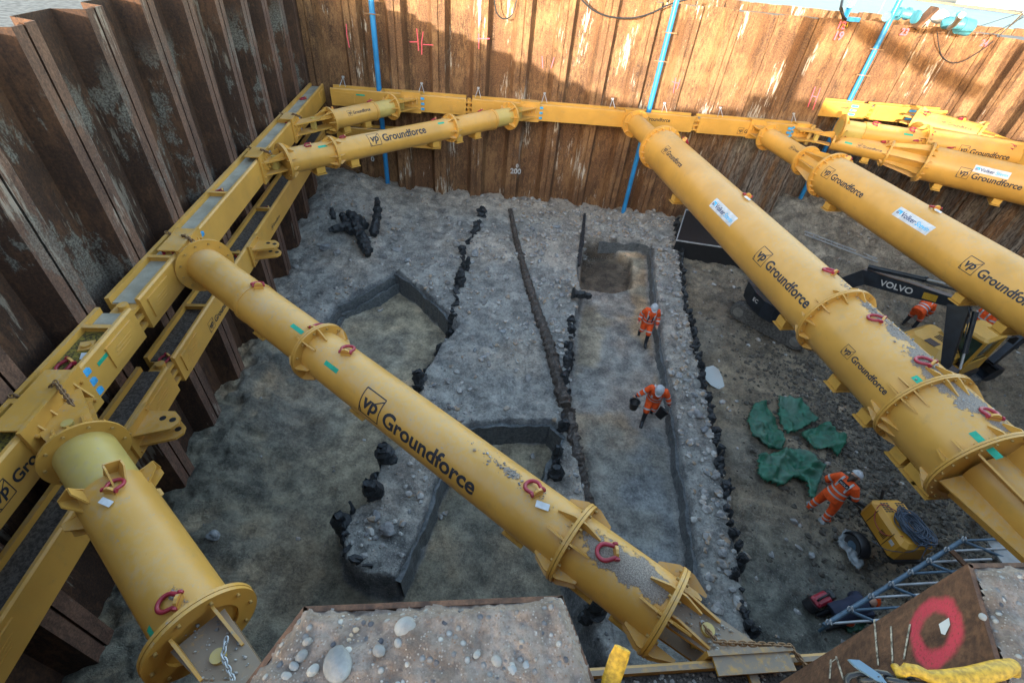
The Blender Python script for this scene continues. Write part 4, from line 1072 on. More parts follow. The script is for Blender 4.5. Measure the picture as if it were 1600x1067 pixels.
# ================================================================== PIPES ON THE BACK WALLS
def riser(px, py, P, u, n, d, z0, z1, label, r=.105):
    s_, _ = onplane(px, py, (P[0]+n[0]*d, P[1]+n[1]*d), u); o = W2(P, u, n, s_, d, 0)
    t = empty('blue_pipe', (o.x, o.y, z0), 0, label, 'pipe', 'blue dewatering pipes')
    mb = MB(); mb.tube((0,0,0), (0,0,z1-z0), r, 20); mb.build('pipe', M['pipe_blue'], t)
    for z in (6.9, 7.9) if px > 1000 else (7.6,):
        mb = MB(); mb.box((0, -r-.015 if False else -.0, z-z0), (.62, .03, .035)); e = mb.build('pipe_strap', M['chain'], t); e.location = (0, -r-.01, 0)
        mb = MB(); mb.ringx(0, .05, r-.005, r+.02, 20); e = mb.build('clamp', M['pipe_blue'], t); e.rotation_euler = (0, math.pi/2, 0); e.location = (0, 0, z-z0)
    return t
riser(591.9, 134, PB, uB, nB, .13, .2, 9.4, 'left blue pipe down the back wall, ending between the corner and the mound')
riser(1015.5, 167, PB, uB, nB, .13, -.2, 9.6, 'middle blue pipe, half sunlit, behind the top end of the muddy big strut')
riser(1328, 156, P2, uB, nB, .13, .9, 10.3, 'right blue pipe, mostly sunlit, on the recessed far wall')

# ---- pump pipework above the far right wall
pumps = []
pm = empty('pump_manifold', atz(1440, 36, 8.8), math.atan2(uB[1], uB[0])-.06, 'row of light blue pump fittings lying on top of the far wall', 'pump pipework')
def pp(px, py, z=9.05): return pm_I @ atz(px, py, z)
pm_I = wm(pm).inverted()
mb = MB(); mb.sweep([pp(1385, 27), pp(1400, 20, 9.15), pp(1425, 24, 9.15), pp(1440, 30)], .16, 14); mb.build('main_pipe', M['pump_blue'], pm)
for px, py in ((1405, 22), (1418, 22), (1431, 27)):
    mb = MB(); c = pp(px, py, 9.12); mb.sweep([c-Vector((.05,0,0)), c+Vector((.05,0,0))], .24, 16); mb.build('flange', M['pump_blue'], pm)
mb = MB(); mb.blob(pp(1468, 27, 9.15), .32, 3, 2, .12, (1.2, .8, .8), None, True); mb.build('pump_casing', M['white'], pm)
mb = MB(); mb.sweep([pp(1478, 36), pp(1500, 38, 9.1), pp(1515, 42, 9.0)], [.22, .2, .24], 14); mb.build('outlet_pipe', M['pump_blue'], pm)
mb = MB(); mb.sweep([pp(1498, 32, 9.3), pp(1500, 22, 9.5)], [.13, .1], 12); mb.sweep([pp(1492, 22, 9.5), pp(1508, 20, 9.5)], .04, 8); mb.build('valve', M['pump_blue'], pm)
mb = MB(); mb.sweep([pp(1483, 44, 8.9), pp(1492, 38, 9.25), pp(1503, 24, 9.6)], .09, 12); mb.build('hose', M['grey_steel'], pm)
mb = MB(); mb.sweep([pp(1500, 40), pp(1515, 44, 9.0)], .3, 16); mb.build('end_flange', M['pump_blue'], pm)
for i, (a_, b_) in enumerate((((1442, 43), (1448, 36)), ((1495, 46), (1501, 35)), ((1501, 47), (1511, 37)))):
    mb = MB(); mb.tube(pp(*a_, 8.85), pp(*b_, 9.1), .03, 8); mb.build('stay_rod', M['white'], pm)
tag(MB().box((0,0,0), (.12, .5, .9), Euler((0, .5, 0)).to_matrix()).build('steel_offcut', M['rust_low']), 'rusty steel flat leaning on the blue pump fittings', 'steel plate').location = atz(1444, 29, 9.1)
# riser head with hose near the top right
rh = empty('riser_head', atz(1323, 28, 8.8), 0, 'bright blue standpipe with a black hose and yellow rope, left of the tall riser', 'standpipe')
I = wm(rh).inverted(); q = lambda x, y, z: I @ atz(x, y, z)
mb = MB(); mb.tube(q(1318, 32, 8.7), q(1332, 2, 9.35), .12, 16); mb.build('standpipe', M['pipe_blue'], rh)
mb = MB(); mb.tube(q(1330, 6, 9.3), q(1333, -2, 9.42), .17, 16); mb.build('coupling', M['pipe_blue'], rh)
mb = MB(); mb.sweep([q(1326, 36, 8.75), q(1318, 28, 8.9), q(1314, 14, 9.2), q(1318, -6, 9.5)], .06, 10); mb.build('hose', M['black'], rh)
mb = MB(); mb.sweep([q(1312, 47, 8.5), q(1318, 38, 8.78), q(1323, 44, 8.6), q(1325, 36, 8.8), q(1319, 48, 8.45)], .018, 6); mb.build('yellow_rope', M['yellow_sling'], rh)
mb = MB(); mb.box(q(1334, 31, 8.9), (.5, .18, .14), Euler((0, 0, .4)).to_matrix()); mb.build('blue_fitting', M['blue_pack'], rh)
# cable loops and guy ropes
def rope(pts, r, label, mat='black', name='cable'):
    P = [Vector(p) for p in pts]; o = P[0]; Q = []
    for i in range(len(P)-1):
        p0 = P[max(i-1, 0)]; p1 = P[i]; p2 = P[i+1]; p3 = P[min(i+2, len(P)-1)]
        for k in range(6):
            t = k/6; Q.append(.5*((2*p1)+(p2-p0)*t+(2*p0-5*p1+4*p2-p3)*t*t+(3*p1-3*p2+p3-p0)*t**3)-o)
    Q.append(P[-1]-o); mb = MB(); mb.sweep(Q, r, 6); ob = mb.build(name, M[mat]); ob.location = o; return tag(ob, label, 'cable')
def bw(px, py, P=PB, n=nB, u=uB, d=.08):
    s_, z_ = onplane(px, py, (P[0]+n[0]*d, P[1]+n[1]*d), u); return W2(P, u, n, s_, d, z_)
rope([bw(905, -4), bw(925, 15), bw(950, 26), bw(985, 29), bw(1015, 22), bw(1045, 8), bw(1085, -3)], .03, 'pair of dark hoses sagging in a loop across the top of the back wall')
rope([bw(772, -3), bw(776, 20), bw(787, 30), bw(800, 24), bw(806, 5), bw(808, -4)], .022, 'coil of thin cable hanging at the top middle of the back wall')
b2 = lambda x, y: bw(x, y, P2)
rope([b2(1464, 50), b2(1470, 85), b2(1485, 98), b2(1505, 96), b2(1535, 78), b2(1562, 57)], .02, 'thin black cable drooping on the sunlit far wall')
rope([b2(1562, 56), atz(1600, 20, 9.9)], .025, 'pale guy rope rising from the far wall to the right edge', 'white', 'guy_rope')
for a_, b_, lab in (((1520, 45), (1600, 19), 'upper dark guy wire over the water at the top right'), ((1535, 62), (1600, 27), 'middle dark guy wire over the water at the top right'), ((1560, 57), (1600, 24), 'lowest dark guy wire over the water, ending at the wall top')):
    rope([atz(*a_, 8.8), atz(*b_, 9.7)], .012, lab, 'black', 'guy_wire')
rope([atz(1372, 22, 8.9), atz(1386, -4, 9.5)], .02, 'thin white pole standing on the wall top left of the tall blue riser', 'white', 'pole')
# pink paint marks on the back wall
def paint(lines, P=PB, wd=.035, mat='pink', root=wb, name='paint_mark', pans=0):
    for pts in lines:
        mb = MB()
        for a_, b_ in zip(pts[:-1], pts[1:]):
            A_ = bw(*a_, P=P, d=.008); B_ = bw(*b_, P=P, d=.008); t = (B_-A_).normalized(); w_ = t.cross(Vector((nB[0], nB[1], 0)))*wd/2
            mb._add([A_-w_, B_-w_, B_+w_, A_+w_], [(0,1,2,3)])
        mb.build(name, M[mat], root, world=True)
paint([[(541, 38), (542, 55), (546, 75)], [(651, 45), (653, 65), (654, 80)], [(661, 50), (659, 65), (659, 86)], [(640, 66), (652, 66)], [(661, 70), (677, 71)], [(748, 53), (748, 77)], [(746, 61), (765, 61)],
       [(847, 88), (848, 107)], [(866, 90), (861, 107)], [(1050, 128), (1062, 131)], [(1056, 122), (1052, 146)], [(1063, 124), (1058, 140)], [(1274, 136), (1262, 168)], [(1282, 138), (1270, 172)], [(1268, 150), (1276, 152)]])
def wall_text(px, py, body, size, P=PB, mat='chalk', root=wb, u=uB):
    bm = text_mesh(body, size, size*.03); v, f = bm_join([(bm, 0, 0)]); o = bw(px, py, P=P, d=.01); mb = MB()
    mb._add([tuple(o+Vector((u[0]*a_, u[1]*a_, b_))) for a_, b_ in v], f); mb.build('painted_number', M[mat], root, world=True)
wall_text(797, 271, '200', .34, mat='reflect'); wall_text(806, 262, '0', .24, mat='reflect'); wall_text(580, 252, '0', .3, mat='reflect')
wall_text(1300, 62, '19', .42, mat='pink'); wall_text(1405, 55, '23', .36, P2, 'pink'); wall_text(1530, 72, '24', .34, P2, 'pink')
wall_text(1306, 45, '12', .36, mat='pink')

# ================================================================== EXCAVATED REMAINS
def along(path, step, jit=0):
    L = [0]
    for a, b in zip(path[:-1], path[1:]): L.append(L[-1]+math.dist(a, b))
    t = 0; o = []
    while t < L[-1]:
        j = max(q for q in range(len(path)-1) if L[q] <= t); f = (t-L[j])/(L[j+1]-L[j])
        o.append((path[j][0]*(1-f)+path[j+1][0]*f, path[j][1]*(1-f)+path[j+1][1]*f, t)); t += step*(1+random.uniform(-jit, jit))
    return o
def timber(name, pts, rs, seed, label, mat='timber_black', cat='timber', group=None, n=9, jag=.25, step=.08):
    rr = random.Random(seed); P = [Vector(p) for p in pts]; Q = []; R_ = []
    for i in range(len(P)-1):
        m = max(2, int((P[i+1]-P[i]).length/step))
        for k in range(m):
            t = k/m; Q.append(P[i].lerp(P[i+1], t)); r = rs[i]*(1-t)+rs[i+1]*t; R_.append((r*rr.uniform(1-jag, 1+jag), r*rr.uniform(1-jag, 1+jag)*.85))
    Q.append(P[-1]); R_.append((rs[-1]*.8, rs[-1]*.7)); o = Q[0]; mb = MB(); mb.sweep([q-o for q in Q], R_, n, smooth=False)
    mb.v = [(x+rr.uniform(-.3, .3)*rs[0]*jag*1.4, y+rr.uniform(-.3, .3)*rs[0]*jag*1.4, z+rr.uniform(-.3, .3)*rs[0]*jag*1.4) for x, y, z in mb.v]
    ob = mb.build(name, M[mat]); ob.location = o; return tag(ob, label, cat, group)
def gp(px, py, z=None, dz=0):
    zz = .2 if z is None else z
    for _ in range(4):
        p = atz(px, py, zz); zz = gz(p.x, p.y) if z is None else z
    return Vector((p.x, p.y, zz+dz))
# sill beam in two lengths
def sill(pxs, label, seed, r0, r1):
    P = [gp(x, y, .24) for x, y in pxs]; m = len(P)
    for p in P: p.z = gz(p.x, p.y)+.07
    timber('timber_beam', P, [r0+(r1-r0)*i/(m-1) for i in range(m)], seed, label, 'timber_brown', 'timber beam', n=13, jag=.30, step=.07)
sill([(797,332),(806,370),(816,410),(828,450),(842,490),(858,540),(872,590),(884,632)], 'long decayed timber beam running away between the central bank and the trench', 1, .11, .25)
sill([(888,645),(898,690),(914,735),(930,785),(947,845),(960,890)], 'shorter rotten timber beam continuing under the middle strut', 2, .19, .22)
# row of small posts along the east bank
pts = along(POSTS, .19, .5); pp_ = []
for i, (x, y, t) in enumerate(pts):
    if y < 3.3: break
    rr = random.Random(i); x += rr.uniform(-.05, .05); z = gz(x-.12, y)
    r = rr.choice([.05,.065,.08,.09,.105])*rr.uniform(.85,1.1); h = rr.uniform(.05, .34); x += rr.uniform(-.07,.07)
    timber('timber_post', [(x, y, z-.4), (x+rr.uniform(-.04,.04), y+rr.uniform(-.04,.04), z+h*.5), (x+rr.uniform(-.09,.09), y+rr.uniform(-.09,.09), z+h*.9)], [r*1.1, r, r*.5], i, 'black timber post stub in the long row beside the bank east of the workers', group='row of black post stubs', n=8, jag=.38, step=.09, cat='post')
# larger stumps, each seen in the photo
ST = [(752,342,.16,.45,'ragged black stump at the far end of the central bank'), (747,362,.15,.4,'second ragged stump below the farthest one on the central bank'), (722,397,.10,.25,'low stump wedged under flat stones on the central bank'),
      (726,425,.10,.55,'slim black post leaning against the thick one near the corner of the left pit'), (719,450,.15,.65,'thick black post at the corner of the left pit'),
      (703,500,.15,.45,'squat black post at the right edge of the left pit, just past its corner'), (684,528,.13,.45,'round black post on the right edge of the left pit, third from its corner'), (668,565,.13,.45,'black post on the right edge of the left pit, above the strut lettering logo'),
      (657,600,.14,.5,'black post on the right edge of the left pit, nearest the middle strut'), (607,722,.17,.55,'black post at the top of the earth ridge just below the middle strut'), (592,775,.17,.6,'black post halfway along the left side of the earth ridge'),
      (541,812,.17,.95,'tall leaning black post at the left tip of the earth ridge'), (893,520,.10,.3,'black stump in the trench edge, level with the upper worker'), (889,545,.09,.3,'small stump in the trench edge below the one level with the upper worker'),
      (889,570,.11,.35,'jagged stump in the trench edge midway between both workers'), (885,600,.10,.35,'stump in the trench edge just above the lower worker'), (878,668,.12,.4,'stump at the inner corner of the small pit'),
      (872,715,.12,.5,'stump on the right wall of the small pit'), (868,745,.14,.5,'stump at the right wall of the small pit nearest the strut'), (925,962,.15,.7,'dark stump below the near end of the middle strut')]
for i, (px, py, r, h, lab) in enumerate(ST):
    p = gp(px, py, .15); z = gz(p.x, p.y); b_ = Vector((p.x, p.y, z-.3)); ln = Vector((random.uniform(-.1,.1), random.uniform(-.1,.1), 0))
    timber('timber_post', [b_, b_+ln+Vector((0,0,.3+h*.55)), b_+ln*1.6+Vector((0,0,.3+h))], [r*1.35, r*1.3, r*.8], 100+i, lab, group='black post stumps along the banks', n=9, jag=.3, cat='post')
for li, (path, stp, lab) in enumerate((([(748,350),(738,372),(724,395),(722,420),(716,446),(712,480),(706,500)], .30, 'small black stake among the flat stones along the far end of the central bank'),
        ([(700,508),(686,535),(672,562),(662,585),(655,608),(652,628)], .24, 'small black stake lining the right edge of the left pit'), ([(893,505),(890,530),(889,560),(886,590),(882,625),(880,655),(874,700),(868,740)], .26, 'small black stake along the left edge of the trench'),
        ([(600,712),(590,740),(584,775),(560,795),(545,812),(537,845),(542,870),(580,888)], .26, 'small black stake around the foot of the earth ridge'))):
    for i, (x, y, t) in enumerate(along([tuple(gp(*q, .15).xy) for q in path], stp, .5)):
        rr = random.Random(900+li*50+i); z = gz(x, y); r = rr.uniform(.05, .13); h = rr.uniform(.05, .32)
        timber('timber_post', [(x, y, z-.35), (x+rr.uniform(-.06,.06), y+rr.uniform(-.06,.06), z+h*.4), (x+rr.uniform(-.15,.15), y+rr.uniform(-.15,.15), z+h)], [r, r, r*.5], 900+li*50+i, lab, group=lab.replace('small black stake', 'black stakes'), n=8, jag=.5, step=.09, cat='post')
# fan of timbers in the back left corner
TB = [((518,326),(522,346),.10,1.0,.25,'short upright black timber, leftmost of the tangle below the back left corner'), ((514,360),(553,350),.11,.3,.5,'black timber lying flat at the left of the tangle'),
      ((545,334),(572,350),.15,.7,.6,'thick black timber in the middle of the tangle'), ((553,345),(574,384),.17,.7,.15,'thick black timber slanting to the lower right in the tangle'), ((589,311),(590,332),.13,1.7,1.0,'tall ragged black timber at the right of the tangle'),
      ((591,328),(583,362),.14,1.0,.2,'split black timber below the tall ragged one'), ((566,366),(574,390),.13,.4,.0,'rounded black timber end at the foot of the tangle'), ((535,338),(549,360),.13,.5,.4,'broken black timber crossing the middle of the tangle')]
for i, (a_, b_, r, h0, h1, lab) in enumerate(TB):
    zg = .75; A_ = atz(*a_, zg+h0*.45); B_ = atz(*b_, zg+h1*.45)
    A_.z = max(A_.z, gz(A_.x, A_.y)+r*.6); B_.z = max(gz(B_.x, B_.y)+r*.4, min(B_.z, gz(B_.x, B_.y)+h1*.45+r))
    timber('timber_piece', [A_, (A_+B_)/2, B_], [r*1.15, r*1.6, r*1.35], 200+i, lab, group='tangle of black timbers in the back left corner', n=9, jag=.3)
# plank uprights of the trench end and the dark board at the notch
timber('timber_board', [gp(913, 338, .25)+Vector((0,0,.1)), gp(908, 385, .2)+Vector((0,0,.12)), gp(902, 418, .0)+Vector((0,0,.1))], [.07, .12, .13], 301, 'black board on edge at the far left corner of the trench', n=6, jag=.2)
timber('timber_board', [gp(893, 466, .25)+Vector((0,0,.22)), gp(922, 470, .15)+Vector((0,0,.20))], [.20, .12], 302, 'broken black board sticking out over the trench below its far corner', n=6, jag=.3)
# freshly cut vertical faces of the digs: smooth wet clay, part of the terrain
def cut_face(pxs, zref, z0, z1, inset, seed, steps=1, th=.10, closed=None):
    P = [Vector((*tuple(atz(x, y, zref))[:2], 0)) for x, y in pxs]; Q = []
    for a_, b_ in zip(P[:-1], P[1:]):
        m = max(1, int((b_-a_).length/.12))
        for k in range(m): Q.append(a_.lerp(b_, k/m))
    Q.append(P[-1]); rr = random.Random(seed)
    for lv in range(steps):
        mb = MB(); vs = []; n = len(Q); ins = inset+.17*lv; top = z1-.26*lv
        for i, p in enumerate(Q):
            t = (Q[min(i+1, n-1)]-Q[max(i-1, 0)]).normalized(); nn = Vector((-t.y, t.x, 0)); 
            j_ = .022*math.sin(i*.53+seed)+.012*math.sin(i*1.7)+rr.uniform(-.012, .012); zt = top+.035*math.sin(i*.37+seed*2)+.02*math.sin(i*1.1)+rr.uniform(-.025, .02)
            for d_, z_ in ((ins+j_+.05, z0), (ins+j_+.02, (z0+zt)/2), (ins+j_, zt), (ins-th, zt-.01)): vs.append((p.x+nn.x*d_*closed, p.y+nn.y*d_*closed, z_))
        fs = [(4*i+k, 4*i+4+k, 4*i+5+k, 4*i+1+k) for i in range(n-1) for k in range(3)]
        mb._add(vs, fs, False); tag(mb.build('earth_face', M['silt']), kind='structure')
cut_face([(1027,470),(1037,540),(1050,610),(1056,650),(1066,720),(1080,790),(1090,860),(1104,960),(1118,1060)], .2, -.42, .06, .10, 1, closed=-1)
cut_face([(936,374),(1000,376),(1020,385),(1024,430),(1027,470)], .2, -.42, .08, .10, 7, closed=-1)
cut_face([(1058,1040),(975,1080)], .2, -.4, .1, .1, 2, closed=-1)
cut_face([(725,664),(790,655),(862,657),(886,680)], .25, -.75, .10, .10, 3, closed=-1)
cut_face([(886,680),(862,722),(852,762),(868,800)], .25, -.75, .10, .10, 4, closed=-1)
cut_face([(718,680),(684,745),(664,800),(642,852),(617,903)], .25, -.75, .08, .09, 5, closed=1)
cut_face([(618,420),(655,445),(705,492)], .25, -.70, .08, .10, 6, closed=-1)
cut_face([(525,470),(560,455),(592,437),(618,420)], .25, -.70, .06, .10, 8, steps=2, closed=-1)
cut_face([(478,508),(505,500),(525,470)], .25, -.70, .0, .10, 9, steps=2, closed=-1)

# ---- stones: the ones that can be pointed out, then the gravel
SG = 'grey stones on the excavated banks'
SN = [(509,390,13,'upright pale blue stone left of the timber tangle'), (527,397,11,'pale stone beside the upright blue one left of the tangle'), (462,418,8,'small grey stone near the left wall piles'), (599,402,10,'round pale stone below the timber tangle'),
      (620,392,13,'broad flat stone half buried below the tangle'), (616,374,10,'pointed stone just right of the timber tangle'), (637,408,9,'long low stone beside the broad flat one'), (742,398,15,'large flat blue stone by the posts of the central bank'),
      (736,411,9,'rounded stone tucked under the large flat blue one'), (713,384,11,'grey stone left of the post row at the far end of the central bank'), (718,350,10,'brown stone near the farthest stump'), (705,403,8,'pale stone on the bank slope left of the post row'),
      (752,354,8,'pale stone between the two farthest stumps'), (690,416,8,'low stone on the slope above the left pit corner'), (762,421,7,'white stone on the central bank below the large flat blue one'), (757,475,8,'lone white stone in the middle of the central bank'),
      (835,371,11,'pale boulder at the far end of the strip right of the long beam'), (832,358,7,'small round stone above the pale boulder'), (825,359,8,'flat slab left of the small round stone'), (870,355,9,'grey slab at the far right of the stone strip'),
      (846,397,8,'low grey slab in the stone strip'), (843,410,8,'grey rock in the middle of the stone strip'), (876,362,8,'thin slab near the far board'), (870,440,9,'dark rock low in the stone strip'), (878,462,9,'pale slab beside the broken board'),
      (868,480,9,'pale block in the strip level with the upper worker'), (864,500,7,'grey rock beside the beam level with the upper worker'), (822,492,6,'small stone left of the beam'), (785,520,9,'stone in the middle of the broad bank'), (755,560,10,'stone on the lower bank left of the beam'),
      (764,570,8,'rounded rock on the lower bank, above the strut'), (825,592,13,'flat pale slab pressed into the lower bank'), (742,548,8,'grey rock near the post row on the lower bank'), (766,541,7,'small rock on the lower bank, topmost of its cluster'),
      (605,828,21,'long pale slab on top of the earth ridge'), (588,806,14,'grey stone behind the long pale slab on the ridge'), (335,840,13,'grey block low at the left wall'), (498,384,6,'tiny grey stone left of the upright blue one'),
      (984,361,7,'rock at the far end of the trench'), (1025,374,7,'pale rock at the far right end of the trench'), (1043,393,9,'dark stone at the head of the east bank'), (1052,402,8,'pale stone at the head of the east bank'),
      (1040,430,8,'white stone on the east bank level with the tracks'), (1045,455,11,'large pale stone on the east bank'), (1037,470,7,'small pale stone below the large one on the east bank'), (1062,586,9,'flat stone on the east bank between the workers'),
      (1073,592,7,'round stone beside the flat one on the east bank'), (1085,618,8,'pale stone on the east bank near the puddle'), (1090,650,13,'large pale boulder on the east bank by the lower worker'), (1100,672,10,'pale rock just below the large boulder'),
      (1083,627,8,'stone above the large boulder on the east bank'), (1118,745,12,'pale rock at the near half of the east bank'), (1120,790,9,'grey rock low on the east bank'), (1128,865,11,'grey boulder on the near end of the east bank'), (1125,850,8,'round grey stone beside the near boulder'),
      (1265,790,9,'clod beside the kneeling pad of earth left of the generator'), (1295,803,7,'stone between the standing worker and the generator'), (1283,815,8,'clod in front of the standing worker'), (1240,815,8,'clod left of the standing worker'), (1205,868,8,'stone in the dark earth near the post row'),
      (1268,868,7,'small clod left of the plastic sheet'), (1330,773,9,'rock between the standing worker and the generator front'), (1246,855,6,'tiny stone in the near dark earth')]
for i, (px, py, r, lab) in enumerate(SN):
    p = gp(px, py); dist = (p-Vector((0,0,CH))).length; rr = r/FPX*dist*.62; q = random.Random(i+50)
    flat = .45 if ('flat' in lab or 'slab' in lab) else .7
    mb = MB(); mb.blob((0,0,0), rr, i+7, 3, .22, (1.0, q.uniform(.55,.85), flat), None, False)
    own(mb, 'stone', M['stone'] if 'white' not in lab and 'pale' not in lab else M['pebble'], (p.x, p.y, p.z+rr*flat*.35), lab, 'stone', SG, q.uniform(0, 3.1))
def scatter():
    rr = np.random.default_rng(5); N = 30000
    X = rr.uniform(-9.5, 22, N); Y = rr.uniform(1.8, 25.5, N)
    Z, dp, dt, de, dn, dB, dL, ns = ground_z(X[:, None], Y[:, None])
    Z, dp, dt, de, dB, dL = [q[:, 0] for q in (Z, dp, dt, de, dB, dL)]
    bank = (dp < -.05) & (dt < 0) & (de < .1); stripw = bank & (Y < 22.5)
    pr = np.where(bank, .85, np.where(de > .1, .12, .03)); pr = pr*np.where(dL < .1, 0, 1)*np.where(dB < 0, 0, 1)
    dens = vnoise(X, Y, .8, 77); pr = pr*np.clip(dens*2.4-.55, .08, 1)
    strip = np.zeros(N, bool); SP = np.array(SILL)
    xs_ = np.interp(Y, SP[::-1, 1], SP[::-1, 0]); ps_ = np.interp(Y, np.array(POSTS)[::-1, 1], np.array(POSTS)[::-1, 0])
    strip = bank & ((X > xs_+.1) | (X > ps_-1.1)); pr = np.where(strip, np.clip(pr*2.2+.25, 0, 1), pr)
    keep = rr.random(N) < pr
    # near things need fewer, small; size grows at random
    mb = MB()
    for x, y, z, st_ in zip(X[keep], Y[keep], Z[keep], strip[keep]):
        r = .020+(.15 if st_ else .11)*rr.random()**(3.4 if st_ else 4.5)
        mb.blob((x, y, z+r*.15), r, int(x*997+y*31) % 9973, 1, .3, (1, .8, .6), Matrix.Rotation(float(rr.uniform(0, 6)), 3, 'Z'))
    print('gravel', keep.sum())
    tag(mb.build('gravel', M['gravel']), 'loose grey gravel and stone chips scattered over the banks', 'gravel', kind='stuff')
    # clods of dark earth on the east side
    N = 9000; X = rr.normal(10.9, 1.5, N); Y = rr.normal(8.8, 3.4, N); Z, dp, dt, de, *_ = ground_z(X[:, None], Y[:, None])
    ok = (de[:, 0] > .4) & (Y > 2.5) & (Y < 24); mb = MB(); k = 0
    for x, y, z in zip(X[ok], Y[ok], Z[ok, 0]):
        r = .02+.075*rr.random()**3; mb.blob((x, y, z), r, k % 997, 1, .45, (1, .9, .7)); k += 1
    tag(mb.build('earth_clods', M['clod']), 'dark loose clods of earth below the huge muddy strut', 'earth', kind='stuff')
    # rubble left on the muddy strut and on the near waler
    mb = MB()
    for st, R_, cnt in ((C_, .70, 520), (A, .395, 220), (G, .41, 60)):
        for _ in range(cnt):
            m = st.muds[int(rr.integers(len(st.muds)))]
            if m[4] < .45: continue
            x = rr.normal(m[0], m[2]*.55); a_ = rr.normal(m[1], m[3]*.5); r = .006+.022*rr.random()**4
            if abs(a_) > 1.1 or x < 0 or x > st.L-2.6: continue
            p = st.W @ Vector((x, (R_+r*.3)*math.sin(a_), (R_+r*.3)*math.cos(a_))); mb.blob(p, r, int(rr.integers(9999)), 1, .3, (1,.8,.7))
    for _ in range(2600):
        s_ = rr.uniform(-3.5, 3.6); d_ = rr.uniform(.08, .5); r = .006+.022*rr.random()**3; p = W2(WF.P, WF.u, WF.n, s_, d_, WF.zt-.12+r*.4); mb.blob(p, r, int(rr.integers(9999)), 1, .3, (1,.8,.7))
    for st_, x_, cnt in ((A, None, 90), (G, None, 60)):
        for _ in range(cnt):
            q = st_.W @ Vector((st_.L-rr.uniform(.15, .85), rr.uniform(-.2, .2), .20)); mb.blob(q, .006+.02*rr.random()**3, int(rr.integers(9999)), 1, .3, (1,.8,.7))
    tag(mb.build('spilled_gravel', M['gravel']), 'spilled gravel lying on the muddy struts and the near waler', 'gravel', kind='stuff')
M['clod'] = plain('dark_clod', (.085,.075,.062), .95, var=.4, scale=12)
scatter()

